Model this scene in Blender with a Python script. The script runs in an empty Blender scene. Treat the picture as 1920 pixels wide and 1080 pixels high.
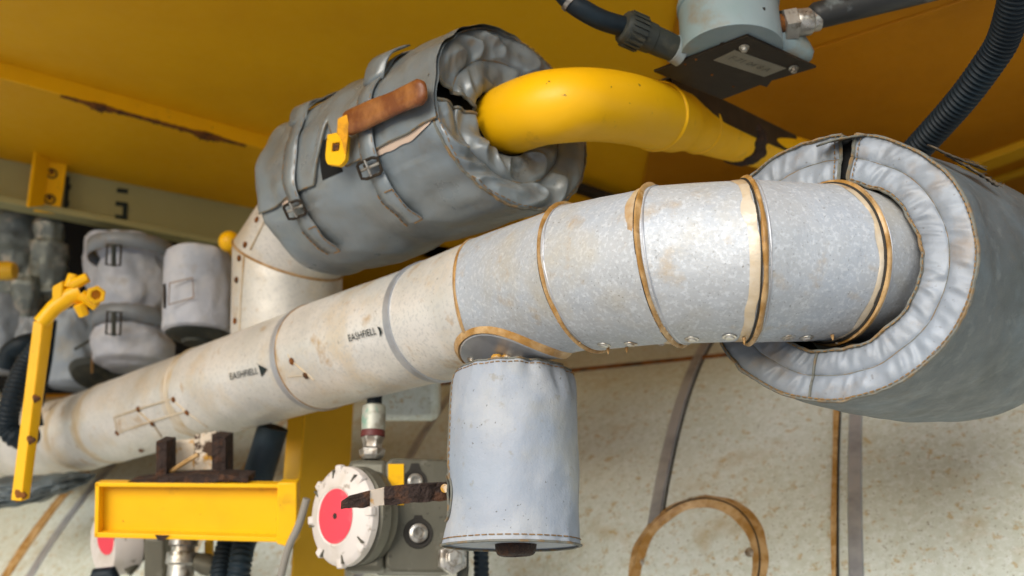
import bpy, bmesh, math, random
import numpy as np
from mathutils import Vector, Matrix, noise
random.seed(7)
S = bpy.context.scene
COL = S.collection
PI = math.pi

# ------------------------------------------------------------------ camera
TH = math.radians(19.0)
CZ = 1.6
cam_data = bpy.data.cameras.new('camera')
cam = bpy.data.objects.new('camera', cam_data)
COL.objects.link(cam)
cam.location = (0, 0, CZ)
cam.rotation_euler = (PI/2 + TH, 0, 0)
cam_data.sensor_width = 36
cam_data.lens = 35
cam_data.clip_start = 0.05
cam_data.clip_end = 500
cam_data.dof.use_dof = True
cam_data.dof.focus_distance = 1.6
cam_data.dof.aperture_fstop = 3.0
S.camera = cam

# ------------------------------------------------------------------ light
SUN_EL, SUN_AZ = math.radians(22), math.radians(206)   # azimuth clockwise from +Y (the view direction)
w = bpy.data.worlds.new('World'); S.world = w; w.use_nodes = True
nt = w.node_tree
sky = nt.nodes.new('ShaderNodeTexSky'); sky.sky_type = 'NISHITA'; sky.sun_disc = False
sky.sun_elevation = SUN_EL; sky.sun_rotation = SUN_AZ; sky.air_density = 1.0; sky.dust_density = 0.8
bg = nt.nodes['Background']; bg.inputs['Strength'].default_value = 0.115
nt.links.new(sky.outputs[0], bg.inputs[0])
sd = bpy.data.lights.new('sun', 'SUN'); sd.energy = 2.1; sd.angle = math.radians(48); sd.color = (1.0, 0.985, 0.965)
sun = bpy.data.objects.new('sun', sd); COL.objects.link(sun)
sdir = Vector((math.sin(SUN_AZ)*math.cos(SUN_EL), math.cos(SUN_AZ)*math.cos(SUN_EL), math.sin(SUN_EL)))
sun.rotation_euler = sdir.to_track_quat('Z', 'Y').to_euler()
S.view_settings.view_transform = 'Standard'
S.view_settings.look = 'None'
S.view_settings.exposure = 0.86
S.view_settings.gamma = 1.0
S.render.engine = 'CYCLES'
S.cycles.max_bounces = 10
S.cycles.diffuse_bounces = 6

# ------------------------------------------------------------------ coordinates
F = 1867.0
ct, st = math.cos(TH), math.sin(TH)
def D(x, y, d):            # camera-aligned direction (right, up, ahead) -> world direction
    return Vector((x, d*ct - y*st, d*st + y*ct))
def Cc(x, y, d): return D(x, y, d) + Vector((0, 0, CZ))
def P(px, py, d): return Cc((px-960)/F*d, (540-py)/F*d, d)
CAM = Vector((0, 0, CZ))
def ray(px, py): return D((px-960)/F, (540-py)/F, 1.0)
def onplane(px, py, p0, n):
    r = ray(px, py); return CAM + r*((p0-CAM).dot(n)/r.dot(n))
RT, UP, FW = D(1,0,0), D(0,1,0), D(0,0,1)
WZ = Vector((0,0,1))
def nz(p, s=1.0, o=0.0): return noise.noise(Vector((p[0]*s+o, p[1]*s-o*0.7, p[2]*s+o*1.3)))
def lerp(a, b, t): return a + (b-a)*t
def frame(axis, ref=None):
    a = axis.normalized(); ref = ref or (WZ if abs(a.z) < .9 else Vector((1,0,0)))
    u = (ref - a*ref.dot(a)).normalized(); return a, u, a.cross(u)

class MB:
    def __init__(s): s.v = []; s.f = []
    def grid(s, rows, cu=False, cv=False):
        n, m = len(rows), len(rows[0]); b = len(s.v)
        for r in rows: s.v.extend(Vector(p) for p in r)
        for i in range(n if cu else n-1):
            for j in range(m if cv else m-1):
                i2, j2 = (i+1) % n, (j+1) % m
                s.f.append((b+i*m+j, b+i2*m+j, b+i2*m+j2, b+i*m+j2))
        return s
    def poly(s, pts):
        b = len(s.v); s.v.extend(Vector(p) for p in pts); s.f.append(tuple(range(b, b+len(pts)))); return s
    def tube(s, pts, r, n=12, caps=True, closed=False, squash=None):
        pts = [Vector(p) for p in pts]; rows = []; N = len(pts); u = None
        for i, p in enumerate(pts):
            if closed: t = pts[(i+1) % N]-pts[i-1]
            else: t = pts[min(i+1, N-1)]-pts[max(i-1, 0)]
            t.normalize()
            if u is None: _, u, _ = frame(t)
            u = (u - t*u.dot(t)).normalized(); v = t.cross(u)
            rr = r[i] if isinstance(r, (list, tuple)) else r
            rows.append([p + (u*math.cos(2*PI*k/n) + v*math.sin(2*PI*k/n))*rr for k in range(n)])
        s.grid(rows, cu=closed, cv=True)
        if caps and not closed: s.poly(rows[0][::-1]); s.poly(rows[-1])
        return s
    def lathe(s, o, axis, prof, n=32, ref=None, fn=None):
        a, u, v = frame(axis, ref); rows = []
        for t, r in prof:
            row = []
            for k in range(n):
                ph = 2*PI*k/n; rr, tt = (fn(t, r, ph) if fn else (r, t))
                row.append(o + a*tt + (u*math.cos(ph)+v*math.sin(ph))*rr)
            rows.append(row)
        s.grid(rows, cv=True)
        if prof[0][1] > 1e-6: s.poly(rows[0][::-1])
        if prof[-1][1] > 1e-6: s.poly(rows[-1])
        return s
    def prism(s, pts, ext):
        pts = [Vector(p) for p in pts]; q = [p+ext for p in pts]; n = len(pts)
        s.poly(pts); s.poly(q[::-1])
        for i in range(n): s.poly([pts[i], q[i], q[(i+1) % n], pts[(i+1) % n]])
        return s
    def box(s, c, a, b, d):   # centre and three half-extent vectors
        return s.prism([c-a-b-d, c+a-b-d, c+a+b-d, c-a+b-d], d*2)
    def build(s, name, m, parent=None, smooth=35, bevel=0, sub=0, solid=0, weld=True):
        off = Vector((0,0,0)); q = parent
        while q: off += q.location; q = q.parent
        me = bpy.data.meshes.new(name)
        me.from_pydata([tuple(p-off) for p in s.v], [], s.f)
        bm = bmesh.new(); bm.from_mesh(me)
        if weld: bmesh.ops.remove_doubles(bm, verts=bm.verts, dist=1e-5)
        bmesh.ops.recalc_face_normals(bm, faces=bm.faces)
        bm.to_mesh(me); bm.free()
        me.materials.append(m)
        for p in me.polygons: p.use_smooth = True
        me.set_sharp_from_angle(angle=math.radians(smooth))
        o = bpy.data.objects.new(name, me); COL.objects.link(o)
        if parent: o.parent = parent
        if solid:
            k = o.modifiers.new('solid', 'SOLIDIFY'); k.thickness = solid; k.offset = 0
        if bevel:
            k = o.modifiers.new('bevel', 'BEVEL'); k.width = bevel; k.segments = 2; k.limit_method = 'ANGLE'; k.harden_normals = False
        if sub:
            k = o.modifiers.new('sub', 'SUBSURF'); k.levels = sub; k.render_levels = sub
        return o

def tag(o, label, cat, group=None):
    o['label'] = label; o['category'] = cat
    if group: o['group'] = group
    return o
def thing(name, label, cat, loc, group=None):
    o = bpy.data.objects.new(name, None); COL.objects.link(o); o.location = loc; o.empty_display_size = .05
    return tag(o, label, cat, group)
def struct(o): o['kind'] = 'structure'; return o

# ------------------------------------------------------------------ materials
def mat(name, base, rough=.5, metal=0.0, layers=(), bump=(), rvar=0.0, rscale=30, coat=0.0, spec=.3):
    """layers: (colour, scale, lo, hi, strength, detail[, stretch]); bump: (scale, strength, distance[, stretch])"""
    m = bpy.data.materials.new(name); m.use_nodes = True; t = m.node_tree; b = t.nodes['Principled BSDF']
    L = t.links.new; N = t.nodes.new
    b.inputs['Roughness'].default_value = rough; b.inputs['Metallic'].default_value = metal
    b.inputs['Specular IOR Level'].default_value = spec
    b.inputs['Coat Weight'].default_value = coat; b.inputs['Coat Roughness'].default_value = .25
    tc = N('ShaderNodeTexCoord')
    def tex(scale, detail=4, stretch=None, seed=0):
        n = N('ShaderNodeTexNoise'); n.inputs['Scale'].default_value = scale; n.inputs['Detail'].default_value = detail
        n.inputs['Roughness'].default_value = .6
        mp = N('ShaderNodeMapping'); mp.inputs['Location'].default_value = (seed*3.1, seed*1.7, seed*2.3)
        if stretch: mp.inputs['Scale'].default_value = stretch
        L(tc.outputs['Object'], mp.inputs[0]); L(mp.outputs[0], n.inputs['Vector']); return n.outputs['Fac']
    rgb = N('ShaderNodeRGB'); rgb.outputs[0].default_value = (*base, 1); cur = rgb.outputs[0]
    for k, ly in enumerate(layers):
        c, sc, lo, hi, stg, det = ly[:6]
        fac = tex(sc, det, ly[6] if len(ly) > 6 else None, k+1)
        mr = N('ShaderNodeMapRange'); mr.inputs[1].default_value = lo; mr.inputs[2].default_value = hi; mr.inputs[4].default_value = stg
        L(fac, mr.inputs[0])
        mx = N('ShaderNodeMix'); mx.data_type = 'RGBA'; L(mr.outputs[0], mx.inputs[0]); L(cur, mx.inputs[6]); mx.inputs[7].default_value = (*c, 1)
        cur = mx.outputs[2]
    L(cur, b.inputs['Base Color'])
    if rvar:
        mr = N('ShaderNodeMapRange'); mr.inputs[1].default_value = .3; mr.inputs[2].default_value = .7
        mr.inputs[3].default_value = max(.05, rough-rvar); mr.inputs[4].default_value = min(1, rough+rvar)
        L(tex(rscale, 5, None, 9), mr.inputs[0]); L(mr.outputs[0], b.inputs['Roughness'])
    prev = None
    for k, bb in enumerate(bump):
        bn = N('ShaderNodeBump'); bn.inputs['Strength'].default_value = bb[1]; bn.inputs['Distance'].default_value = bb[2]
        L(tex(bb[0], 3, bb[3] if len(bb) > 3 else None, 20+k), bn.inputs['Height'])
        if prev: L(prev, bn.inputs['Normal'])
        prev = bn.outputs[0]
    if prev: L(prev, b.inputs['Normal'])
    return m

OCH = (.30, .155, .04)
M = {}
M['alu'] = mat('galvanised_cladding', (.39,.405,.42), .60, .25, [((.36,.41,.48), 4, .48, .66, .75, 3), ((.54,.565,.59), 150, .52, .62, .55, 4), ((.17,.17,.15), 210, .61, .70, .6, 4),
    ((.40,.34,.22), 5, .47, .70, .65, 6), ((.38,.26,.11), 15, .58, .74, .6, 6), ((.12,.09,.05), 55, .70, .75, .7, 4)], [(220,.30,.0016), (5,.5,.03), (16,.25,.006)], .10, 150)
M['white_clad'] = mat('weathered_cladding', (.57,.555,.515), .42, .3, [((.72,.69,.65), 5, .42, .6, .7, 4), ((.55,.40,.20), 6, .50, .72, .6, 6), ((.45,.45,.44), 130, .52, .62, .5, 3),
    ((.20,.16,.10), 110, .66, .72, .6, 3), ((.42,.25,.08), 14, .60, .72, .7, 6)], [(160,.15,.001), (5,.3,.02)], .1, 90)
M['tank_clad'] = mat('tank_cladding', (.54,.57,.49), .42, .15, [((.62,.66,.62), 2.2, .40, .62, .8, 4), ((.40,.41,.31), 34, .44, .62, .30, 6), ((.66,.69,.66), 75, .50, .62, .6, 4),
    ((.42,.28,.09), 44, .57, .66, .6, 6), ((.20,.17,.09), 120, .60, .68, .6, 4), ((.40,.29,.12), 6, .58, .74, .6, 6)], [(80,.25,.002), (3,.3,.03)], .1, 60)

M['sealant'] = mat('tan_sealant', OCH, .35, 0, [((.50,.33,.16), 25, .42, .6, .8, 5), ((.17,.09,.03), 40, .62, .72, .7, 5)], [(60,.5,.004)], .12, 50)
M['sealant_pale'] = mat('pale_sealant', (.47,.36,.22), .33, 0.1, [((.55,.49,.40), 12, .4, .6, .8, 5), ((.33,.18,.06), 9, .56, .7, .8, 5)], [(60,.4,.003)])
M['strap_metal'] = mat('grey_band_metal', (.42,.43,.45), .42, .5, [((.22,.23,.25), 8, .45, .65, .7, 4)], [(50,.1,.001)], .1)
M['dark_gap'] = mat('dark_gap', (.025,.022,.018), .7)
M['screw'] = mat('screw_metal', (.5,.48,.44), .35, .8, [((.2,.12,.05), 60, .5, .65, .7, 3)], [(90,.3,.001)])
FAB = [((.15,.155,.155), 7, .45, .70, .7, 5), ((.25,.29,.34), 5, .42, .68, .6, 4), ((.19,.13,.07), 11, .52, .70, .65, 6), ((.07,.06,.05), 130, .66, .72, .5, 3)]
WEAVE = [(420,.35,.0007), (24,.18,.005), (8,.3,.02)]
M['fabric'] = mat('silver_grey_fabric', (.185,.205,.232), .42, .05, FAB, WEAVE, .08, 20, 0, .4)
M['fabric_dark'] = mat('dark_grey_fabric', (.175,.198,.208), .34, .05, [((.085,.092,.09), 6, .45, .7, .7, 4), ((.14,.185,.225), 5, .45, .65, .6, 4),
    ((.12,.09,.05), 11, .58, .75, .5, 5)], WEAVE, .08, 20, .2, .8)
M['fabric_body'] = mat('weathered_grey_fabric', (.095,.110,.116), .50, .1, [((.06,.068,.062), 5, .45, .7, .8, 5), ((.13,.165,.185), 7, .48, .66, .7, 5),
    ((.14,.105,.055), 13, .6, .74, .5, 6), ((.04,.04,.035), 90, .68, .76, .7, 3), ((.16,.18,.18), 34, .58, .68, .5, 6)], [(300,.55,.0012), (40,.25,.003), (6,.12,.02)], .1)
M['fabric_light'] = mat('pale_grey_fabric', (.29,.33,.38), .62, .0, [((.23,.285,.35), 5, .42, .7, .7, 4), ((.40,.33,.20), 7, .56, .74, .6, 6), ((.30,.26,.18), 28, .62, .72, .4, 5),
    ((.15,.14,.12), 150, .70, .76, .7, 2)], [(420,.45,.0007), (30,.25,.004), (8,.35,.015)], .08)
M['jacket'] = mat('worn_grey_jacket_cloth', (.265,.29,.33), .6, 0, [((.22,.265,.32), 5, .42, .68, .8, 4), ((.36,.37,.38), 8, .5, .66, .6, 4), ((.33,.30,.20), 4.5, .54, .74, .6, 5), ((.20,.18,.13), 40, .62, .72, .5, 5), ((.08,.075,.065), 120, .68, .72, .8, 3)], [(260,.55,.0014), (26,.3,.005), (8,.4,.02)], .08)
M['fabric_white'] = mat('lavender_white_fabric', (.44,.46,.52), .55, 0, [((.30,.33,.39), 6, .44, .66, .8, 4), ((.50,.50,.52), 12, .5, .65, .6, 4), ((.25,.20,.13), 9, .60, .74, .6, 6)], [(12,.35,.02), (40,.2,.004)])
M['thread'] = mat('ochre_thread', (.24,.13,.04), .7, 0, [((.10,.07,.04), 60, .48, .62, .7, 3)])
M['piping'] = mat('grey_edge_binding', (.13,.13,.11), .6, .0, [((.20,.12,.045), 45, .5, .6, .8, 4), ((.08,.07,.06), 80, .58, .68, .8, 3)], [(200,.5,.002)])
M['lining'] = mat('pinkish_lining', (.55,.42,.33), .7)
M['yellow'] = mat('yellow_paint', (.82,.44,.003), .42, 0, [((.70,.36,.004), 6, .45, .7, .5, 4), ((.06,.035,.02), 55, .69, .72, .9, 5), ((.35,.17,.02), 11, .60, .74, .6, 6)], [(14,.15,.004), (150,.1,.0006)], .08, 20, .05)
M['yellow_dull'] = mat('shaded_yellow_paint', (.60,.34,.012), .5, 0, [((.48,.27,.012), 2.2, .4, .7, .6, 4), ((.22,.10,.02), 14, .72, .78, .6, 5)], [(20,.12,.003)], .1)  # darker copy of the yellow paint, shade put into its colour
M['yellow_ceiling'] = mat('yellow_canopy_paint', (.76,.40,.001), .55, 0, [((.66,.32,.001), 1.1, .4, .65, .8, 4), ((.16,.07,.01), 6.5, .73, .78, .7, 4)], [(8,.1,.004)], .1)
M['dimmed_ceiling'] = mat('dimmed_canopy_paint', (.50,.20,.001), .55, 0, [((.36,.14,.001), 1.3, .4, .65, .8, 4), ((.14,.05,.01), 7.5, .72, .77, .7, 4)], [(8,.1,.004)], .1)  # canopy paint darkened to orange brown for the dimmer right side
M['beige'] = mat('beige_beam_paint', (.32,.30,.145), .55, 0, [((.26,.24,.10), 1.5, .4, .65, .7, 4)], [(10,.1,.004)])
M['rust'] = mat('flaking_rust', (.030,.018,.014), .85, 0, [((.075,.032,.015), 40, .50, .62, .8, 6), ((.45,.17,.02), 13, .66, .70, .9, 5)], [(60,.9,.012), (14,.8,.02)])
M['rust_brown'] = mat('rust_brown', (.20,.07,.012), .85, 0, [((.03,.018,.012), 30, .45, .6, .8, 6)], [(70,.8,.006)])
M['rust_cream'] = mat('cream_paint_with_rust', (.62,.52,.40), .6, 0, [((.50,.25,.03), 14, .50, .56, 1, 5), ((.06,.03,.015), 17, .57, .62, 1, 5)], [(40,.5,.006)])
M['handle'] = mat('red_brown_grip', (.17,.052,.014), .42, 0, [((.40,.17,.05), 14, .45, .68, .8, 4), ((.03,.02,.015), 50, .68, .71, .9, 4)], [(30,.4,.006)], .1, 20, .2)
M['rubber'] = mat('black_rubber', (.008,.014,.020), .5, 0, [((.015,.03,.042), 8, .45, .7, .7, 4)], [(80,.3,.001)], spec=.2)
M['black_matte'] = mat('deep_shade_black', (.006,.006,.006), .9)  # near-black that stands for deep shade in gaps and hollows
M['black_plastic'] = mat('dark_gland_plastic', (.03,.034,.030), .5, 0, [((.10,.09,.06), 25, .5, .7, .6, 4)], [(60,.3,.002)])
M['grey_blue'] = mat('pale_blue_grey_paint', (.21,.285,.30), .42, 0, [((.28,.335,.37), 4, .45, .6, .7, 3), ((.22,.16,.09), 9, .54, .70, .8, 5), ((.08,.07,.05), 22, .68, .74, .7, 5)], [(16,.2,.004), (120,.15,.0008)], .1)
M['dark_plate'] = mat('dark_stained_plate', (.022,.015,.009), .55, .1, [((.05,.036,.022), 8, .5, .7, .7, 4)], [(40,.3,.002)], spec=.3)
M['cream'] = mat('cream_paint', (.60,.50,.40), .6, 0, [((.55,.28,.06), 30, .58, .66, .9, 5)], [(60,.3,.002)])
M['tie'] = mat('dark_frayed_webbing', (.05,.042,.032), .9, 0, [((.15,.11,.07), 60, .5, .65, .7, 4)], [(150,.6,.002)])
M['stain'] = mat('ochre_stained_cladding', (.52,.44,.32), .42, .2, [((.50,.33,.12), 16, .50, .66, .8, 6), ((.60,.56,.50), 7, .45, .6, .8, 4)], [(60,.2,.002)])
M['label'] = mat('grey_label', (.24,.22,.17), .5, 0, [((.17,.15,.10), 14, .4, .7, .6, 4)])
M['ink'] = mat('black_ink', (.010,.018,.018), .6)
M['ink_faint'] = mat('faded_label_ink', (.12,.11,.08), .6)
M['silver'] = mat('dirty_silver_fitting', (.46,.44,.40), .35, .7, [((.12,.09,.06), 34, .5, .62, .8, 5)], [(60,.4,.003)], .1)
M['casting'] = mat('grey_casting', (.125,.118,.09), .5, .35, [((.10,.095,.075), 5, .45, .65, .8, 4), ((.30,.28,.23), 26, .6, .72, .5, 5), ((.05,.045,.035), 60, .62, .70, .6, 3)], [(90,.3,.002), (14,.2,.004)], .1)
M['white_cap'] = mat('dirty_white_cap', (.58,.53,.49), .5, 0, [((.42,.36,.28), 9, .48, .68, .7, 5), ((.18,.14,.09), 40, .64, .72, .7, 4)], [(50,.3,.003)])
M['red'] = mat('red_pink_disc', (.66,.05,.075), .5, 0, [((.72,.20,.20), 14, .56, .7, .6, 4), ((.75,.5,.45), 40, .70, .74, .7, 4)])
M['pipework'] = mat('grey_green_pipework', (.17,.19,.18), .45, .4, [((.38,.35,.30), 16, .52, .64, .8, 5), ((.05,.05,.045), 12, .55, .68, .8, 4)], [(30,.4,.006)])
M['concrete'] = mat('concrete_ground', (.50,.49,.47), .8, 0, [((.42,.41,.39), 1.2, .4, .7, .7, 5)])
M['green_grey'] = mat('green_stained_fitting', (.40,.40,.34), .5, .3, [((.12,.30,.22), 30, .55, .65, .7, 4), ((.15,.12,.08), 25, .5, .65, .6, 4)])
M['maroon'] = mat('maroon_ring', (.10,.02,.018), .5)
M['cable_grey'] = mat('grey_cable', (.22,.20,.17), .5)

# ------------------------------------------------------------------ setting
mb = MB()
N0 = 24
mb.grid([[Vector((-60+120*i/N0, -80+140*j/N0, 0)) for j in range(N0+1)] for i in range(N0+1)])
struct(mb.build('ground', M['concrete']))

CEIL = CZ + 1.66            # underside of the near ceiling
CEIL2 = CEIL - .055         # lower soffit behind the yellow drop edge
zc = lambda px, py, z: onplane(px, py, Vector((0,0,z)), WZ)
A1 = zc(0, 118, CEIL); A2 = zc(505, 258, CEIL)
edge = (A2-A1).normalized(); A1 = A1-edge*3; A2 = A2+edge*2.2
nrm = edge.cross(WZ)         # towards the camera side
if nrm.y > 0: nrm = -nrm
near = MB(); back = .25
near.prism([A1, A2, A2+Vector((3.5,-1.1,0)), Vector((4.5,back,CEIL)), Vector((-4.5,back,CEIL))], Vector((0,0,.04)))
struct(near.build('ceiling', M['yellow_ceiling']))
B1 = zc(0, 297, CEIL2); B2 = zc(480, 392, CEIL2)
be = (B2-B1).normalized(); 
soff = MB(); s1 = A1+Vector((0,0,-.055)); s2 = A2+Vector((0,0,-.055))
soff.prism([s1, s2, B2+be*2.4+Vector((0,.25,0)), B2+be*2.4, B1-be*3, ], Vector((0,0,.03)))
struct(soff.build('ceiling_soffit', M['yellow_ceiling']))
dp = MB().box((s1+s2)/2+Vector((0,0,.045))+nrm*.004, (s2-s1)/2, nrm*.004, Vector((0,0,.045)))
t = thing('yellow_drop_edge', 'bright yellow ceiling edge strip with a long rust streak along its lower side', 'beam', (s1+s2)/2)
dp.build('edge_strip', M['yellow'], t, bevel=.002)
# rust streak hugging the lower edge of the strip
rs = MB(); rows = []
nn = 200
for i in range(nn+1):
    u = i/nn; px = 112+u*348; pyl = 130+ (px)*(0.2815) + 20
    c = zc(px, 155+px*.27, CEIL2)
    c = onplane(px, 155+px*.262, s1, nrm)
    c.z = CEIL2 - .003
    wgt = math.sin(PI*u)**.5*(.35+.65*abs(nz((px*.02,0,0), 1, 3)))+ .8*math.exp(-((px-185)/22)**2)+ .9*math.exp(-((px-395)/28)**2)
    wgt = (.25+.5*abs(nz((px*.06,2,0),1)) + .9*math.exp(-((px-185)/20)**2)+ 1.1*math.exp(-((px-392)/22)**2))*math.sin(PI*u)**.4*(.75+.6*nz((px*.3,5,0),1)); wgt *= .021
    rows.append([c + Vector((0,0,.008*wgt/.015+.001+.002*nz((px*.4,9,0),1))) + nrm*.010, c+nrm*.011+Vector((0,0,-.001)), c-nrm*wgt*1.0+Vector((0,0,-.002-.002*random.random())), c-nrm*(wgt*2.2)])
rs.grid(rows); rs.build('rust_streak', M['rust_brown'], t)

# right-hand ceiling panel: the weaker light there is put into a darker orange
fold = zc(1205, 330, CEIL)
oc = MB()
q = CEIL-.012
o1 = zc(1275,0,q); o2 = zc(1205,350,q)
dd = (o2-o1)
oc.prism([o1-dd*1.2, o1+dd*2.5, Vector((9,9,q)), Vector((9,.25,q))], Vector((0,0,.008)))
struct(oc.build('ceiling_panel', M['dimmed_ceiling']))
# far ceiling carries on behind everything, down to a back wall
fc = MB(); z3 = CEIL+.06
fc.prism([Vector((-9,1,z3)), Vector((9,1,z3)), Vector((9,11,z3)), Vector((-9,11,z3))], Vector((0,0,.05)))
struct(fc.build('ceiling_far', M['yellow_ceiling']))
bw = MB().box(Vector((0,9.4,1.8)), Vector((9.5,0,0)), Vector((0,.05,0)), Vector((0,0,2.0)))
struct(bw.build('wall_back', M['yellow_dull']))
# rails on the ceiling at the right
def rail(name, label, pts, drop, wd, m, z=CEIL-.012):
    a, b = zc(*pts[0], z), zc(*pts[1], z); e = (b-a).normalized(); nn_ = e.cross(WZ)
    t = MB().box((a+b)/2-WZ*(drop/2), (b-a)/2, nn_*wd/2, WZ*drop/2)
    return tag(t.build(name, m, bevel=.003), label, 'rail')
rail('ceiling_rail', 'yellow rail on the ceiling beyond the right fabric cover, the higher one', [(1700,352),(2100,205)], .03, .09, M['yellow_dull'])
rail('ceiling_rail', 'narrow yellow rail just below the higher one at right, partly behind the fabric cover', [(1760,372),(2120,245)], .02, .035, M['yellow_dull'])
rail('ceiling_rib', 'thin dark brown rib behind the folded fabric below the yellow pipe', [(1015,322),(1190,382)], .03, .05, M['dark_plate'], CEIL-.03)
# faint fold lines
rail('ceiling_joint', 'faint shaded joint across the darkened right ceiling under the dark conduit', [(1490,105),(2000,-60)], .006, .03, M['dimmed_ceiling'])

# beige beam on its vertical plane
bn = be.cross(WZ); 
if bn.y > 0: bn = -bn
def onbeam(px, py, o=0.0): return onplane(px, py, B1+bn*o, bn)
t = thing('beige_beam', 'dull beige painted beam under the yellow ceiling carrying stencilled black marks', 'beam', (B1+B2)/2)
bb = MB(); pts = [onbeam(-260,246), onbeam(419,379), onbeam(419,462), onbeam(-260,330)]
bb.prism(pts, -bn*.01); bb.build('web', M['beige'], t)
bb = MB(); l1, l2 = onbeam(-260,329), onbeam(419,461)
bb.box((l1+l2)/2+bn*.035-WZ*.012, (l2-l1)/2, bn*.035, WZ*.012); bb.build('lower_flange', M['beige'], t, bevel=.003)
bb = MB().prism([onbeam(419,379), onbeam(520,400), onbeam(520,480), onbeam(419,462)], -bn*.006); bb.build('end_panel', M['beige'], t)
for nm, rects in (('stencil_mark', [[(220,352),(241,355),(239,363),(218,360)]]),
                  ('stencil_mark', [[(217,377),(240,380),(239,388),(216,385)], [(231,379),(240,380),(238,411),(229,410)], [(216,402),(239,405),(238,413),(215,410)]]),
                  ('stencil_mark', [[(124,330),(131,331),(127,390),(119,388)], [(124,345),(134,346),(132,356),(122,354)], [(120,375),(130,377),(129,386),(119,384)]])):
    m_ = MB()
    for i_, r in enumerate(rects): m_.prism([onbeam(*p, .0035+i_*.0008) for p in r], -bn*.002)
    m_.build(nm, M['ink'], t)

# angle bracket
t = thing('angle_bracket', 'yellow angle bracket with two bolt holes hanging over the beige beam', 'bracket', onbeam(90,330,.05))
m_ = MB(); off = .06
m_.prism([onbeam(83,285,off), onbeam(129,292,off), onbeam(112,401,off), onbeam(63,395,off)], -bn*.012); m_.build('plate', M['yellow'], t, bevel=.003)
m_ = MB(); m_.prism([onbeam(64,268,off+.055), onbeam(92,262,off+.01), onbeam(76,385,off+.01), onbeam(48,388,off+.06)], be*.012); m_.build('side_flange', M['yellow'], t, bevel=.003)
for p in ((97,325),(93,373)):
    c = onbeam(*p, off+.002); m_ = MB().lathe(c, bn, [(-.012,0),(-.012,.013),(.0015,.014),(.001,.019),(-.006,.022)], 20); m_.build('bolt_hole', M['dark_gap'], t)
    m_ = MB().lathe(c+UP*.004, bn, [(-.004,.008),(.003,.007),(.004,0)], 12); m_.build('bolt', M['rust_brown'], t)

# ------------------------------------------------------------------ generic cylinder surface with pixel picking
class Cyl:
    def __init__(s, a, b, r, u=None):
        s.a, s.b, s.r = a, b, r; s.ax = (b-a).normalized(); s.L = (b-a).length
        u = u or -(((a+b)/2)-CAM); s.u = (u-s.ax*u.dot(s.ax)).normalized()
        s.v = UP - s.ax*UP.dot(s.ax); s.v = (s.v - s.u*s.v.dot(s.u)).normalized()
    def nrm(s, ph): return s.u*math.cos(ph)+s.v*math.sin(ph)
    def at(s, t, ph, lift=0): return s.a + s.ax*t + s.nrm(ph)*(s.r+lift)
    def pick(s, px, py):
        r = ray(px, py); o = CAM-s.a; rp = r-s.ax*r.dot(s.ax); op = o-s.ax*o.dot(s.ax)
        A, B, C = rp.dot(rp), rp.dot(op), op.dot(op)-s.r**2; dsc = B*B-A*C
        k = (-B-math.sqrt(max(dsc,0)))/A; h = CAM+r*k-s.a; t = h.dot(s.ax); hp = h-s.ax*t
        return t, math.atan2(hp.dot(s.v), hp.dot(s.u)), dsc >= 0

# ------------------------------------------------------------------ the tank
K = 1.2
ta = D(.90034757,.12811417,-.41588582)
tc_ = CAM + D(.21032524,-1.80745878,3.39001933)*K
TR = 1.62625915*K
T = Cyl(tc_-ta*5.2, tc_+ta*3.2, TR)
tank = thing('storage_tank', 'huge cream clad horizontal tank filling the lower background, speckled with rust', 'tank', tc_)
m_ = MB()
m_.grid([[T.at(t_, 2*PI*k/160) for k in range(160)] for t_ in np.linspace(0, T.L, 24)], cv=True)
m_.build('shell', M['tank_clad'], tank)
for tt, sgn in ((0,-1),(T.L,1)):
    MB().lathe(T.at(tt,0)-T.nrm(0)*T.r, ta*sgn, [(0,TR),(.2,TR*.9),(.38,TR*.6),(.45,0)], 96).build('dished_end', M['tank_clad'], tank)
def tank_band(px, py, wd, lift, m, name='band', ph0=-1.2, ph1=2.6, wob=0.0, shift=0.0, seed=0):
    t0 = T.pick(px, py)[0]+shift; rows = []
    for i in range(161):
        ph = lerp(ph0, ph1, i/160); a = wd/2*(1+wob*nz((ph*6,seed,0),1)); c = t0+wob*.25*wd*nz((ph*4,seed,5),1)
        rows.append([T.at(c-a,ph,.0005), T.at(c-a*.8,ph,lift), T.at(c+a*.8,ph,lift), T.at(c+a,ph,.0005)])
    return MB().grid(rows).build(name, m, tank)
tank_band(1275,760,.034,.007,M['strap_metal'],'metal_band', ph0=T.pick(1210,985)[1])
tank_band(1288,760,.006,.003,M['dark_gap'],'seam_line', ph0=T.pick(1218,975)[1])
tank_band(1603,900,.034,.007,M['strap_metal'],'metal_band')
tank_band(1565,900,.016,.009,M['sealant'],'sealant_bead', wob=.6)
tank_band(1572,900,.004,.010,M['dark_gap'],'seam_line')
tank_band(111,939,.05,.006,M['sealant'],'sealant_bead', wob=.4)
tank_band(167,921,.04,.004,M['strap_metal'],'metal_band')
tank_band(300,930,.012,.004,M['sealant_pale'],'sealant_bead', wob=.4)
tank_band(805,795,.03,.004,M['strap_metal'],'metal_band')
tank_band(480,850,.03,.004,M['sealant_pale'],'sealant_bead', wob=.4)
# longitudinal lap
t0, ph, _ = T.pick(1210, 682)
rows = [[T.at(x,ph-.006,.001), T.at(x,ph-.005,.006), T.at(x,ph+.005,.006), T.at(x,ph+.006,.001)] for x in np.linspace(0,T.L,60)]
MB().grid(rows).build('lap_seam', M['rust_brown'], tank)
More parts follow.
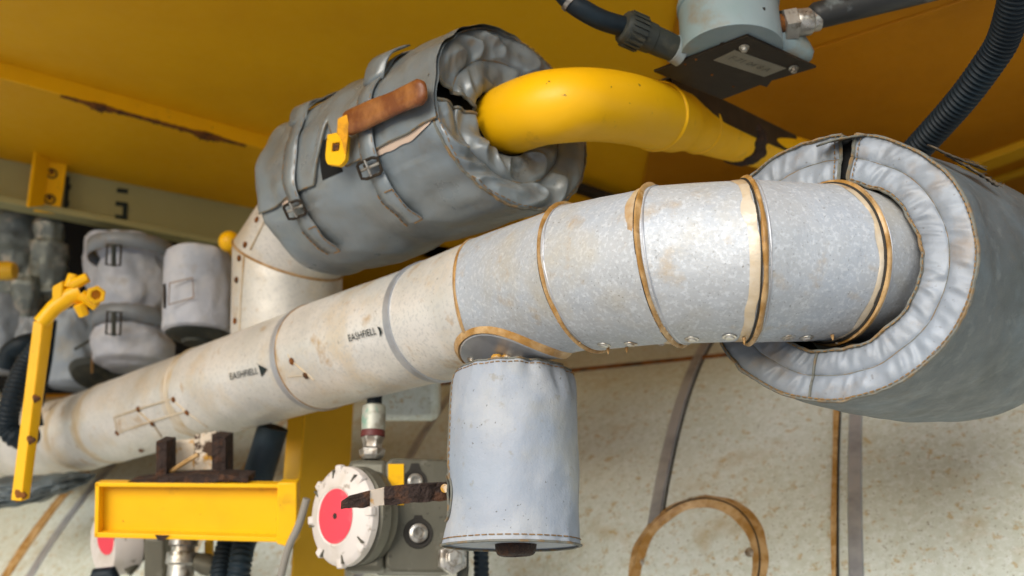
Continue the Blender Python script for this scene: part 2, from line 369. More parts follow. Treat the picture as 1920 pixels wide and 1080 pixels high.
# hatch
ht, hp, _ = T.pick(1306, 1064)
def hatch_pt(r, a, lift): return T.at(ht+r*math.cos(a), hp+1.24*r*math.sin(a)/TR, lift)
HR = .153
rows = []
for i in range(97):
    a = 2*PI*i/96; wv = .011*(1+.5*nz((math.cos(a)*2,math.sin(a)*2,1),1)) ; e = .006*nz((math.cos(a)*3,math.sin(a)*3,8),1)
    rows.append([hatch_pt(HR-wv-.004,a,.0055), hatch_pt(HR-wv*.7,a,.012), hatch_pt(HR,a,.016), hatch_pt(HR+wv*.7+e,a,.010), hatch_pt(HR+wv*1.4+.006+e,a,.001)])
hob = MB().grid(rows).build('hatch_sealant', M['sealant'], tank)
rows = [[hatch_pt(r, 2*PI*k/96, .005) for k in range(96)] for r in (0.0001,.05,.1,HR)]
MB().grid(rows, cv=True).build('hatch_cover', M['tank_clad'], tank)
MB().tube([hatch_pt(HR+.004, a_, .0135) for a_ in np.linspace(-.4,2.2,50)], .0022, 6).build('seam_line', M['dark_gap'], tank)
def screw(c, n, r, parent, m=None, name='screw'):
    o = MB().lathe(c, n, [(0,r*1.5),(.0016,r*1.5),(.0022,r*1.0),(.004,r*.9),(.0048,r*.55),(.0046,0)], 14).build(name, m or M['screw'], parent)
    return o
for p in ((1297,943),(1200,1056),(1408,1038)):
    a, b, _ = T.pick(*p); screw(T.at(a,b,.006), T.nrm(b), .009, tank)

# ------------------------------------------------------------------ main clad pipe
V = [(-110,690,3.95),(-45,790,3.8),(55,832,3.55),(160,809,3.27),(215,791,3.12),(390,735,2.75),(603,667,2.375),(826,600,2.075),(912,568,1.95),(1090,519,1.71),(1245,497,1.59),(1393,489,1.555),(1550,493,1.59),(1665,503,1.67),(1760,522,1.78)]
PV = [P(*v) for v in V]; PR = .125
pipe = thing('clad_pipe', 'long silver clad pipe with segmented elbow running from lower left into the right fabric cover', 'pipe', P(960,560,1.95))
segs = [Cyl(PV[i], PV[i+1], PR) for i in range(len(PV)-1)]
NRM = {8: D(.92,.19,-.32).normalized(), 9: D(.79,.26,-.54).normalized(), 10: D(.88,.18,-.43).normalized()}
def mnorm(i, d0, d1): return NRM.get(i, (d0+d1).normalized())
def mring(i, r, n=128, off=0.0):
    """ring of the mitre joint i, radius r; off moves it along the run"""
    out = []
    for k in range(n):
        ph = 2*PI*k/n; sg = segs[min(i, len(segs)-1)] if i < len(segs) else segs[-1]
        d1 = segs[i].ax if i < len(segs) else segs[-1].ax; d0 = segs[i-1].ax if i > 0 else segs[0].ax
        nn_ = mnorm(i, d0, d1); q = sg.nrm(ph)*r
        sh = -q.dot(nn_)/sg.ax.dot(nn_)
        p = PV[i]+q+sg.ax*sh
        if off > 0: p = p + d1*off
        elif off < 0:
            p = p + d0*off
        out.append(p)
    return out
def prof_ring(i, prof, wob=0.0, seed=0):
    rows = []
    for off, lift in prof:
        base = mring(i, PR+lift, off=off)
        rows.append(base)
    if wob:
        for ri in (0, len(rows)-1):
            d = (segs[min(i,len(segs)-1)].ax)
            for k in range(len(rows[ri])):
                a = 2*PI*k/len(rows[ri]); rows[ri][k] = rows[ri][k] + d*wob*nz((math.cos(a)*2.5, math.sin(a)*2.5, seed+ri*3), 1)
    return rows
for i in range(len(PV)-1):
    m_ = M['alu'] if i >= 8 else M['white_clad']
    sg = segs[i]
    r0 = mring(i, PR+.0022); r1 = mring(i+1, PR)
    # the far ring must use this segment's own frame
    r1b = []
    for k in range(128):
        ph = 2*PI*k/128; d0 = sg.ax; d1 = segs[i+1].ax if i+1 < len(segs) else sg.ax; nn_ = mnorm(i+1, d0, d1)
        q = sg.nrm(ph)*PR; r1b.append(PV[i+1]+q-sg.ax*(q.dot(nn_)/sg.ax.dot(nn_)))
    rows = [r0]
    for s_ in (.1,.25,.5,.75,.9): rows.append([r0[k].lerp(r1b[k], s_) + sg.nrm(2*PI*k/128)*(.0012*nz(r0[k].lerp(r1b[k],s_), 14, i)) for k in range(128)])
    rows.append(r1b)
    MB().grid(rows, cv=True).build('cladding_section', m_, pipe, smooth=50)
def band(i, prof, m, name, wob=0, seed=0):
    return MB().grid(prof_ring(i, prof, wob, seed), cv=True).build(name, m, pipe, smooth=60)
for i in (3,4,5):
    band(i, [(-.030,.0003),(-.020,.0009),(.020,.0030),(.028,.0024)], M['stain'], 'sealant_film', .022, i+50)
# thin sealant at the far seams, metal bands on the middle ones, thick sealant on the elbow
for i in (3,4): band(i, [(-.010,.0005),(-.006,.0035),(.004,.0035),(.008,.0026)], M['sealant_pale'], 'sealant_ring', .006, i)
band(5, [(-.003,.0005),(0,.0045),(.003,.0026)], M['sealant_pale'], 'sealant_ring', .002, 5)
for i, wd in ((6,.021),(7,.021)):
    band(i, [(-wd,.0006),(-wd,.0045),(-.001,.0055),(.0,.0022)], M['strap_metal'], 'metal_band')
    if i == 6: band(i, [(.0002,.0026),(.0010,.004),(.0022,.004),(.003,.0024)], M['sealant'], 'sealant_ring', .002, i)
band(8, [(-.007,.0005),(-.004,.0030),(.003,.0045),(.006,.0026)], M['sealant'], 'sealant_ring', .003, 8)
for i, wl, wr in ((9,.007,.007),(10,.015,.009),(11,.020,.011),(12,.010,.012)):
    band(i, [(-wl,.0004),(-wl*.85,.0012),(-.004,.0016),(-.001,.001)], M['sealant_pale'], 'sealant_film', .012, i)
    band(i, [(-.0022,.001),(-.0012,.0040),(.0005,.0040),(.0014,.001)], M['dark_gap'], 'seam_line', .0012, i)
    band(i, [(.0008,.002),(.002,.0074),(wr*.55,.0088),(wr*.85,.0060),(wr,.0024)], M['sealant'], 'sealant_bead', .0045, i+20)
    band(i, [(wr+.003,.0023),(wr+.0040,.0034),(wr+.0050,.0034),(wr+.006,.0023)], M['strap_metal'], 'lap_ridge', .001, i+30)
def ppick(px, py):
    best = None
    for i, s_ in enumerate(segs):
        t_, ph_, ok = s_.pick(px, py)
        if ok and -.002 <= t_ <= s_.L+.002:
            p = s_.at(t_, ph_); d = (p-CAM).length
            if best is None or d < best[0]: best = (d, i, t_, ph_, p, s_.nrm(ph_))
    return best
def on_pipe(px, py, lift=.003):
    b = ppick(px, py)
    if b is None: return P(px, py, 2.0), -FW
    return b[4]+b[5]*lift, b[5]
for p in ((1133,645),(1183,643),(1240,638),(1297,634),(1368,630),(1413,629),(1478,631),(1512,632)):
    c, n = on_pipe(*p, .001); screw(c, n, .0075, pipe)
for p in ((261,767),(327,749),(352,773),(287,794),(221,811),(549,677),(575,703),(265,843)):
    c, n = on_pipe(*p, .003); screw(c, n, .0055, pipe, M['rust_brown'], 'rivet')
def stroke(pts, r, m, name, parent=pipe, lift=.002, n=10):
    q = []
    for a, b in zip(pts[:-1], pts[1:]):
        for k in range(n): q.append(on_pipe(lerp(a[0],b[0],k/n), lerp(a[1],b[1],k/n), lift)[0])
    q.append(on_pipe(*pts[-1], lift)[0]); return MB().tube(q, r, 6).build(name, m, parent)
for s_ in ([(215,782),(261,767),(323,748)], [(221,811),(284,790),(349,771)], [(323,748),(352,773),(390,800)], [(255,767),(287,794),(303,818)], [(215,782),(221,811)]):
    stroke(s_, .0028, M['sealant_pale'], 'patch_seam')
stroke([(541,665),(549,677),(590,712)], .0022, M['sealant_pale'], 'patch_seam')
stroke([(541,706),(575,703)], .0012, M['sealant_pale'], 'patch_seam')
# stencilled text mapped on to the cladding
def text_verts(s, size):
    cu = bpy.data.curves.new('t', 'FONT'); cu.body = s; cu.size = size; cu.resolution_u = 2
    ob = bpy.data.objects.new('t', cu); COL.objects.link(ob)
    bpy.context.view_layer.update()
    me = bpy.data.meshes.new_from_object(ob.evaluated_get(bpy.context.evaluated_depsgraph_get()))
    v = [tuple(x.co) for x in me.vertices]; f = [tuple(p.vertices) for p in me.polygons]
    bpy.data.objects.remove(ob); bpy.data.curves.remove(cu); bpy.data.meshes.remove(me); return v, f
def place_text(s, fn, name, m, parent, squeeze=1.0, bold=0):
    v, f = text_verts(s, 1.0)
    x0 = min(a[0] for a in v); x1 = max(a[0] for a in v); y0 = min(a[1] for a in v); y1 = max(a[1] for a in v)
    b = MB(); b.v = [fn((a[0]-x0)/(x1-x0), (a[1]-y0)/(y1-y0)) for a in v]; b.f = f
    return b.build(name, m, parent, weld=False)
def quadmap(p00, p10, p11, p01, lift=.0034):
    def fn(u, v_):
        px = lerp(lerp(p00[0],p10[0],u), lerp(p01[0],p11[0],u), v_); py = lerp(lerp(p00[1],p10[1],u), lerp(p01[1],p11[1],u), v_)
        return on_pipe(px, py, lift)[0]
    return fn
place_text('EASHFIELL', quadmap((434,712),(486,700),(485,688),(432,700)), 'stencil_lettering', M['ink'], pipe)
MB().poly([on_pipe(*p, .0034)[0] for p in ((486,683),(502,691),(492,706))]).build('flow_arrow', M['ink'], pipe)
place_text('EASHFIELL', quadmap((657,640),(708,626),(705,613),(654,628)), 'stencil_lettering', M['ink'], pipe)
MB().poly([on_pipe(*p, .0034)[0] for p in ((709,612),(715,614),(718,622),(715,632),(713,620))]).build('flow_arrow', M['ink'], pipe)

for (x0, y0), ln in (((1140,655),10),((1175,655),8),((1395,637),9),((1560,632),7)):
    c, n = on_pipe(x0, y0-6, .002)
    MB().tube([c, c-WZ*ln*.0006, c-WZ*ln*.0012], [.003,.0022,.0006], 8).build('sealant_drip', M['sealant'], pipe)
for k in range(60):
    i_ = random.choice([9,9,10,10,11,11,12]); ph_ = random.uniform(-1.45,-.5)
    p_ = mring(i_, PR+.004, n=128, off=random.uniform(.001,.008))[int((ph_ % (2*PI))/(2*PI)*128)]
    r_ = random.uniform(.0012,.0030)
    MB().lathe(p_-UP*r_, UP, [(0,0),(r_*.4,r_*.8),(r_,r_),(r_*1.6,r_*.8),(r_*2,0)], 8).build('sealant_crumb', M['sealant_pale' if k%3==0 else 'sealant'], pipe)
# saddle plate under the pipe round the drain neck
JT = P(963, 697, 1.83)            # top centre of the hanging jacket
sc_i, sg = 8, segs[8]
tS, phS, _ = sg.pick(985, 672)
phD = math.atan2((-WZ).dot(sg.v), (-WZ).dot(sg.u))
def sad(r, a, lift):
    x = r*.115*math.cos(a); ph_ = phD + .12 + r*.64*math.sin(a)
    t_ = (JT-sg.a).dot(sg.ax) + .012 + x
    s2 = sg
    if t_ < 0: s2 = segs[7]; t_ += s2.L
    return s2.at(t_, ph_, lift)
rows = [[sad(r, 2*PI*k/64, l) for k in range(64)] for r, l in ((.02,.006),(.5,.006),(.93,.006),(1.0,.0085),(1.03,.0075),(1.07,.0))]
MB().grid(rows, cv=True).build('saddle_plate', M['strap_metal'], pipe)
rows = [[sad(r*(1+.015*nz((math.cos(2*PI*k/96)*2,math.sin(2*PI*k/96)*2,r),1)), 2*PI*k/96, l) for k in range(96)] for r, l in ((1.03,.004),(1.06,.009),(1.11,.007),(1.17,.0028),(1.21,.0004))]
MB().grid(rows, cv=True).build('saddle_sealant', M['sealant'], pipe)
c = sad(.82, PI*.86, .006); screw(c, (c-sad(.82,PI*.86,-.1)).normalized(), .0065, pipe)

# ------------------------------------------------------------------ fabric helpers
def face_frame(n):
    e2 = (UP-n*UP.dot(n)).normalized(); e1 = e2.cross(n)
    if e1.dot(RT) < 0: e1 = -e1
    return e1, e2
def annulus(c, n, Ro, Ri, a0, a1, chan, puff, wr, nth=260, nr=34, seed=0, dish=0.0, hole=None, fr=1.0, crumple=False):
    """quilted ring; chan = list of normalised stitch radii; puff = height; wr = radial wrinkle height"""
    e1, e2 = face_frame(n); rows = []
    st_ = [0]+list(chan)+[1]; hc = hole or (0,0)
    for i in range(nr+1):
        q = i/nr; row = []
        k = max(j for j in range(len(st_)-1) if st_[j] <= q+1e-9) if q < 1 else len(st_)-2
        u = (q-st_[k])/(st_[k+1]-st_[k]); bul = math.sin(PI*min(max(u,0),1))**.55
        for j in range(nth+1):
            a = lerp(a0, a1, j/nth)
            ro = Ro*(1+.012*nz((math.cos(a)*3,math.sin(a)*3,seed),1)); ri = Ri*(1+.03*nz((math.cos(a)*4,math.sin(a)*4,seed+4),1))
            ox, oy = hc[0]*(1-q), hc[1]*(1-q)
            r = lerp(ri, ro, q)
            wn = nz((a*9*fr, k*3.3+q*1.8, seed), 1)+.45*nz((a*21*fr, k*5.1+q*3.0, seed+2), 1)
            wn2 = -abs(nz((a*13*fr+q*1.5, k*7.7+q, seed+9),1))*1.3+.3
            if crumple:
                wp = 1.1*nz((q*2.4,a*1.3,seed),1)
                wn = .8*nz((a*2.6+q*1.5, q*2.0, seed+1), 1); wn2 = .5-2.2*abs(nz((a*1.9+wp*.7, q*1.0+k*3, seed+9), 1))-.25*abs(nz((a*4.2-wp, q*1.3+k*3, seed+5), 1))*(.4+.6*(k==1))
            ee = math.sin(PI*min(max(u,0),1))**.4
            h = puff*bul + wr*(wn*.7+wn2)*ee - dish*(1-q)
            row.append(c + e1*(r*math.cos(a)+ox) + e2*(r*math.sin(a)+oy) + n*h)
        rows.append(row)
    return rows
def ringpts(rows, i): return rows[i]
def stitch(pts, length, gap, r, up=None):
    b = MB(); acc = 0; cur = [pts[0]]; on = True; 
    for p, q in zip(pts[:-1], pts[1:]):
        acc += (q-p).length; cur.append(q)
        if on and acc >= length:
            b.tube(cur, r, 5, caps=False); cur = [q]; acc = 0; on = False
        elif (not on) and acc >= gap: cur = [q]; acc = 0; on = True
    return b
def rough_line(pts, amp, seed=0, s=60):
    return [p+Vector((nz(p,s,seed), nz(p,s,seed+3), nz(p,s,seed+6)))*amp for p in pts]

# ------------------------------------------------------------------ right fabric cover
n1 = D(-.594,.25,-.765).normalized(); c1 = Cc(.5037,.037,1.5757)
cov = thing('insulation_cover', 'large quilted grey fabric cover wrapped round the end of the silver pipe elbow at right', 'insulation cover', c1)
e1, e2 = face_frame(n1)
g0, g1 = math.radians(91.5), math.radians(87.0+360-2)
holec = (.002, -.002)
ann = annulus(c1, n1, .217, .138, math.radians(90), math.radians(90+353.5), [.50], .0045, .0036, seed=1, fr=.8, nth=420, nr=44, hole=holec)
MB().grid(ann).build('quilted_face', M['fabric'], cov, smooth=80)
def arc(rows, i): return list(rows[i])
mid = 22
MB().tube(rough_line(arc(ann, mid), .0008), .0011, 5).build('quilting_thread', M['piping'], cov)
edge_o = [p+n1*.003 for p in arc(ann, 44)]; edge_i = [p+n1*.003 for p in arc(ann, 0)]
MB().tube(rough_line(edge_o, .002, 3), .0032, 6).build('edge_binding', M['piping'], cov)
MB().tube(rough_line(edge_i, .002, 5), .0030, 6).build('edge_binding', M['piping'], cov)
for k_ in (0, -1):
    MB().tube(rough_line([r[k_]+n1*.002 for r in ann], .002, 8), .0032, 6).build('edge_binding', M['piping'], cov)
stitch([p+n1*.0065 for p in arc(ann, 43)], .006, .003, .0009).build('stitching', M['thread'], cov)
stitch([p+n1*.0055 for p in arc(ann, 1)], .006, .003, .0009).build('stitching', M['thread'], cov)
stitch([r[3]+n1*.0035 for r in ann], .004, .002, .0009).build('stitching', M['thread'], cov)
stitch([r[-4]+n1*.0035 for r in ann], .004, .002, .0009).build('stitching', M['thread'], cov)
js = min(range(421), key=lambda j: (ann[44][j]-P(1492,752,1.5)).length)
MB().tube([r[js]+n1*.0015 for r in ann], .0022, 6).build('seam', M['piping'], cov)
# body: rings lofted away from the face
path = [(c1, n1*-1, .217), (Cc(.560,.020,1.640), D(.66,-.22,.72), .222), (Cc(.64,.005,1.715), D(.75,-.17,.64), .228), (Cc(.73,-.010,1.79), D(.82,-.12,.56), .230), (Cc(.83,-.022,1.86), D(.85,-.1,.52), .224), (Cc(.92,-.03,1.92), D(.86,-.1,.5), .200), (Cc(.95,-.03,1.94), D(.86,-.1,.5), .12)]
rows = []; NB = 200
fine = []
for i in range(len(path)-1):
    for s_ in range(7):
        u = s_/7; a, b = path[i], path[i+1]; fine.append((a[0].lerp(b[0],u), a[1].lerp(b[1],u).normalized(), lerp(a[2],b[2],u)))
fine.append(path[-1])
for i, (c, ax, r) in enumerate(fine):
    f1, f2 = face_frame(-ax.normalized()); row = []
    for k in range(NB+1):
        a = lerp(math.radians(90), math.radians(90+353.5), k/NB)
        rr = r*(1+.012*nz((math.cos(a)*3,math.sin(a)*3,1),1)) + (.004*nz((math.cos(a)*2.5,math.sin(a)*2.5,i*.16),1)+.002*nz((math.cos(a)*7,math.sin(a)*7,i*.3),1))*min(1,i/4)
        row.append(c+f1*rr*math.cos(a)+f2*rr*math.sin(a))
    rows.append(row)
MB().grid(rows).build('cover_body', M['fabric_body'], cov, smooth=80)
seam_pts = [[r[k] for r in rows] for k in (0, -1)]
for sp in seam_pts: MB().tube(rough_line(sp, .002), .003, 6).build('edge_binding', M['piping'], cov)
# interior sleeve and gap backing, coloured black for the shade inside
sl = MB(); sl.lathe(c1-n1*.03+e1*holec[0]*.5, -n1, [(0,.136),(.02,.150),(.25,.150)], 64)
slr = MB().grid([[c1-n1*z_ + (e1*math.cos(2*PI*k/80)+e2*math.sin(2*PI*k/80))*r_ + e1*holec[0]*.8 for k in range(80)] for z_, r_ in ((.004,.145),(.03,.150),(.12,.150),(.2,.13))], cv=True)
slr.build('inner_sleeve', M['black_matte'], cov)
wall_ = MB().grid([[c1-n1*z_ + (e1*math.cos(a)+e2*math.sin(a))*r_ for z_, r_ in ((.010,.213),(.010,.14))] for a in np.linspace(math.radians(83),math.radians(92),8)])
wall_.build('gap_backing', M['black_matte'], cov)
# torn hook-and-loop ends
def strip(pts, wd, side, m, name, parent, solid=.003):
    b = MB(); b.grid([[p-side*wd/2, p+side*wd*.0, p+side*wd/2] for p in pts]); return b.build(name, m, parent, solid=solid)
for pts_, nm in (([(1742,272,1.60),(1775,288,1.59),(1812,304,1.59),(1846,318,1.60)], 0), ([(1775,292,1.60),(1812,312,1.59),(1850,334,1.59),(1868,347,1.59)], 1)):
    pp = [P(*q) for q in pts_]; rr_ = []
    for a, b in zip(pp[:-1], pp[1:]):
        for k in range(6): rr_.append(a.lerp(b, k/6)+UP*.003*nz((k, nm, a.x*9), 1.3))
    strip(rr_+[pp[-1]], .016, (UP*.25+FW*.97).normalized(), M['tie'], 'frayed_tie', cov)
    fr = MB()
    for k in range(14):
        q = random.choice(rr_[10:]); fr.tube([q, q+RT*.01*random.uniform(.2,1)+UP*random.uniform(-.006,.004), q+RT*.016*random.uniform(.5,1.1)+UP*random.uniform(-.008,.002)], .0005, 4)
    fr.build('loose_threads', M['tie'], cov)
ps = [P(1536,272,1.60), P(1560,264,1.60), P(1600,257,1.60), P(1625,255,1.605)]
strip(ps, .03, FW, M['piping'], 'top_tab', cov)

# ------------------------------------------------------------------ upper fabric cover
n2 = D(.613,.317,-.724).normalized(); c2 = Cc(-.003,.3438,2.0183)
f2a, f2b = face_frame(n2)
ucov = thing('insulation_cover', 'dark grey strapped fabric cover above the silver pipe with the yellow pipe coming out', 'insulation cover', c2)
ub = Cc(-.505,.205,2.48).lerp(c2, .07); UC = Cyl(ub, c2, .2)
axu = UC.ax
# face
annU = annulus(c2, n2, .2, .072, math.radians(176), math.radians(176+345), [.50], .012, .019, seed=5, crumple=True, nth=420, nr=44, dish=.012, hole=(-.014,-.008))
MB().grid(annU).build('gathered_face', M['fabric_dark'], ucov, smooth=80)
MB().tube(rough_line([p+n2*.002 for p in annU[44]], .003, 2), .0034, 6).build('edge_binding', M['piping'], ucov)
MB().tube(rough_line(annU[22], .001, 2), .0016, 6).build('quilting_thread', M['piping'], ucov)
stitch([p+n2*.005 for p in annU[43]], .007, .004, .001).build('stitching', M['thread'], ucov)
for k_ in (0, -1): MB().tube(rough_line([r[k_] for r in annU], .003, 8), .004, 6).build('edge_binding', M['piping'], ucov)
bk = MB().grid([[c2-n2*.03+(f2a*math.cos(2*PI*k/60)+f2b*math.sin(2*PI*k/60))*r_ for k in range(60)] for r_ in (.001,.1,.162)], cv=True)
bk.build('inner_backing', M['black_matte'], ucov)  # black disc gives the dark hollow of the cover
# body
def uR(t_, ph):
    u = t_/UC.L; e = min(u/.09, 1); e2_ = min((1-u)/.05, 1)
    r = .2*(math.sqrt(max(0, 1-(1-e)**2))*.16+.84) * (.985+.015*e2_)
    r *= 1+.02*math.sin(PI*u)
    nr_ = nz((math.cos(ph)*1.6, math.sin(ph)*1.6, u*3.2), 1, 2)*.007 + nz((math.cos(ph)*4+u*3, math.sin(ph)*4, u*6), 1, 5)*.0045 - .010*abs(nz((ph*1.3+u*2.2, u*3.0-ph*.4, 9), 1))
    for tcn in (.075, .345): nr_ -= .007*math.exp(-((t_-tcn)/.035)**2)
    # folds radiating from the front rim
    nr_ += .007*max(0, u-.72)/.28*(nz((ph*5, u*1.4, 3), 1)) 
    return r+nr_
def uat(t_, ph, lift=0): return UC.a+UC.ax*t_+UC.nrm(ph)*(uR(t_, ph)+lift)
rows = []
for i in range(81):
    t_ = UC.L*i/80; rows.append([uat(t_, 2*PI*k/200) for k in range(200)])
# let the last ring meet the face rim
for k in range(200):
    ph = 2*PI*k/200; q = UC.nrm(ph); a = math.atan2(q.dot(f2b), q.dot(f2a))
    rows[-1][k] = c2+(f2a*math.cos(a)+f2b*math.sin(a))*.2*(1+.012*nz((math.cos(a)*3,math.sin(a)*3,5),1))
bu = MB().grid(rows, cv=True)
bu.poly([rows[0][k] for k in range(200)][::-1])
bu.build('cover_body', M['fabric_dark'], ucov, smooth=80)
# overlapping flap with wavy lower edge and a notch for the valve stem
def ph_edge(t_):
    u = t_/UC.L
    return UFLAP[0] + UFLAP[1]*u + .035*nz((u*7,0,0),1,1)
tA, pA, _ = UC.pick(500, 396); tB, pB, _ = UC.pick(650, 335); tC, pC, _ = UC.pick(795, 236)
UFLAP = [pA, (pC-pA)*UC.L/max(1e-3,(tC-tA))]
tN, pN, _ = UC.pick(617, 310)
rows = []
for i in range(121):
    t_ = .008+ (UC.L-.016)*i/120
    pe = ph_edge(t_)
    nt_ = max(0, 1-abs(t_-tN)/.055)
    pe += nt_*.62
    row = [uat(t_, pe, .001), uat(t_, pe+.006, .007)]
    for k in range(1, 40): row.append(uat(t_, pe+.006+(2.5-pe)*k/39, .007+.003*nz((t_*20,k*.3,0),1)*(k<30)))
    rows.append(row)
MB().grid(rows).build('overlap_flap', M['fabric_dark'], ucov, smooth=70)
MB().tube([uat(.008+(UC.L-.016)*i/120, ph_edge(.008+(UC.L-.016)*i/120)+max(0, 1-abs(.008+(UC.L-.016)*i/120-tN)/.055)*.62, .006) for i in range(121)], .0024, 6).build('flap_binding', M['piping'], ucov)
for a, b in ((.16,.27),(.62,.97)):
    MB().grid([[uat(UC.L*lerp(a,b,i/20), ph_edge(UC.L*lerp(a,b,i/20))-(.075+.02*nz((i*.4,0,0),1))*math.sin(PI*i/20)**.5-.004, .003), uat(UC.L*lerp(a,b,i/20), ph_edge(UC.L*lerp(a,b,i/20))+.0, .004)] for i in range(21)]).build('lining_strip', M['lining'], ucov)
MB().grid([[uat(tN+x, ph_edge(tN)+y, .0015) for y in np.linspace(-.01,.42,8)] for x in np.linspace(-.03,.035,8)]).build('notch_shade_patch', M['black_matte'], ucov)  # black patch on the uncut body, painted shade of the notch
def sbox(t_, p0, p1, wd, lift, m, name, skew=0.0, solid=.003):
    rows = []
    for i in range(41):
        ph = lerp(p0, p1, i/40); tt = t_+skew*(i/40)
        tw = .0012*math.sin(i*.31+t_*40)+.0016*nz((i*.12,t_*30,0),1); lf = lift+.002*abs(nz((i*.15,t_*20,4),1)); tt2 = tt+.0025*nz((i*.07,t_*9,8),1)
        rows.append([uat(tt2-wd/2, ph, lf-tw), uat(tt2, ph, lf+.001), uat(tt2+wd/2, ph, lf+tw)])
    return MB().grid(rows).build(name, m, ucov, solid=solid), rows
for (bx, by), (ex, ey), top in (((566,388),(628,462),(596,192)), ((706,312),(780,405),(750,92))):
    tb, pb, _ = UC.pick(bx, by); te, pe_, _ = UC.pick(ex, ey)
    strap, rws = sbox(tb, pb, 2.3, .047, .012, M['fabric_dark'], 'strap')
    for sd_ in (0,2): stitch([r[sd_]+(-.003 if sd_ else .003)*UC.ax+ (r[sd_]-UC.a).normalized()*0 + UC.nrm(0)*.002 for r in rws], .006, .003, .0009).build('strap_stitching', M['thread'], strap)
    # buckle: tilted rectangular wire ring
    c = uat(tb, pb, .018); nn_ = UC.nrm(pb); tg = UC.nrm(pb+PI/2)
    bx_ = [(-.028,-.017),(.028,-.017),(.028,.017),(-.028,.017)]; pts_ = []
    for k in range(4):
        a = bx_[k]; b = bx_[(k+1)%4]
        for s_ in np.linspace(.12,.88,5): pts_.append(c+axu*lerp(a[0],b[0],s_)+tg*lerp(a[1],b[1],s_)+nn_*(.007*(a[1]>0)))
    bk_ = MB().tube(pts_, .0033, 8, closed=True).build('buckle', M['dark_plate'], ucov)
    MB().tube([c-axu*.03+tg*.002+nn_*.003, c+axu*.03+tg*.002+nn_*.003], .0032, 8).build('buckle_bar', M['silver'], bk_)
    MB().tube([c+axu*.002-tg*.016+nn_*.008, c+axu*.002+tg*.018+nn_*.010], .0026, 6).build('buckle_pin', M['silver'], bk_)
    tail, rws = sbox(tb, pb-.06, pe_-.02, .045, .010, M['fabric_dark'], 'strap_tail', skew=te-tb)
    kk = 13
    loop = [r[0] for r in rws[kk:]]+[rws[-1][1]]+[r[2] for r in rws[kk:]][::-1]+[rws[kk][1]]
    lp = [q+(q-(UC.a+UC.ax*((q-UC.a).dot(UC.ax)))).normalized()*.0025 for q in loop]; lp.append(lp[0])
    stitch(lp, .007, .002, .0013).build('strap_stitching', M['thread'], tail)
    # loose strap end sticking up at the back
    base = uat(tb, 1.02, .012); tipp = P(top[0], top[1], 2.30 if top[0] < 700 else 2.08)
    pts_ = [base.lerp(tipp, s_)+UC.nrm(1.2)*(.02*math.sin(PI*s_)) for s_ in np.linspace(0,1,8)]
    strip(pts_, .056, (UC.ax*.9+RT*.2).normalized(), M['fabric_dark'], 'strap_end', ucov, .004)

# valve lever over the cover
lev = thing('valve_lever', 'yellow valve lever with a worn red brown grip lying over the dark grey cover', 'lever', P(640,260,2.0))
g0, g1_ = P(652,232,2.01), P(788,172,1.86); ga, gu, gv = frame(g1_-g0, UP); L_ = (g1_-g0).length
def gfn(t_, r, ph): return r*(1/((math.cos(ph)/1.0)**4+(math.sin(ph)/.40)**4)**.25)*(1+.06*nz((t_*22,math.cos(ph)*1.5,math.sin(ph)*1.5),1)), t_
MB().lathe(g0, g1_-g0, [(-.006,0),(-.006,.020),(-.003,.023)]+[(x, .0245+.0015*math.sin(x*30)) for x in np.linspace(.002,L_,26)]+[(L_+.010,.019),(L_+.015,.010),(L_+.017,0)], 32, UP, gfn).build('grip', M['handle'], lev, smooth=60)
fpl = (-FW*.8-RT*.5+UP*.2).normalized(); q0 = P(630,280,2.03)
def onp(px, py, o=0): return onplane(px, py, q0+fpl*o, fpl)
outer = [(613,252),(640,246),(650,252),(647,300),(636,311),(613,308),(609,296)]
inner = [(622,268),(637,266),(635,282),(621,284)]
pb_ = MB(); ro = [onp(*p) for p in outer]; ri = [onp(*p) for p in inner]
def ringplate(ro, ri, ext, b):
    n_ = 24
    def res(poly):
        tot = []; m_ = len(poly)
        cen = sum((p for p in ri), Vector())/len(ri)
        for k in range(n_):
            s_ = k/n_*m_; i_ = int(s_); tot.append(poly[i_].lerp(poly[(i_+1)%m_], s_-i_))
        return tot
    a, c = res(ro), res(ri)
    cen = sum(c, Vector())/n_
    # align start
    k0 = min(range(n_), key=lambda k: (a[k]-cen).normalized().dot((c[0]-cen).normalized())*-1); a = a[k0:]+a[:k0]
    b.grid([a, c, [p+ext for p in c], [p+ext for p in a]], cu=True, cv=True)
ringplate(ro, ri, -fpl*.012, pb_); pb_.build('stem_plate', M['yellow'], lev, smooth=30, bevel=.0015)
MB().prism([onp(623,269,-.004),onp(636,267,-.004),onp(634,281,-.004),onp(622,283,-.004)], -fpl*.006).build('stem_end', M['rust_brown'], lev)
MB().prism([P(633,222,2.0),P(650,214,1.99),P(654,232,1.99),P(652,262,2.0),P(648,300,2.02),P(640,262,2.0),P(631,248,2.0)], FW*.012).build('lever_bend', mat('lever_bend_paint',(.80,.36,.01),.4,0,[((.20,.08,.02),14,.45,.58,.8,4)],[(30,.4,.004)]), lev, bevel=.002)

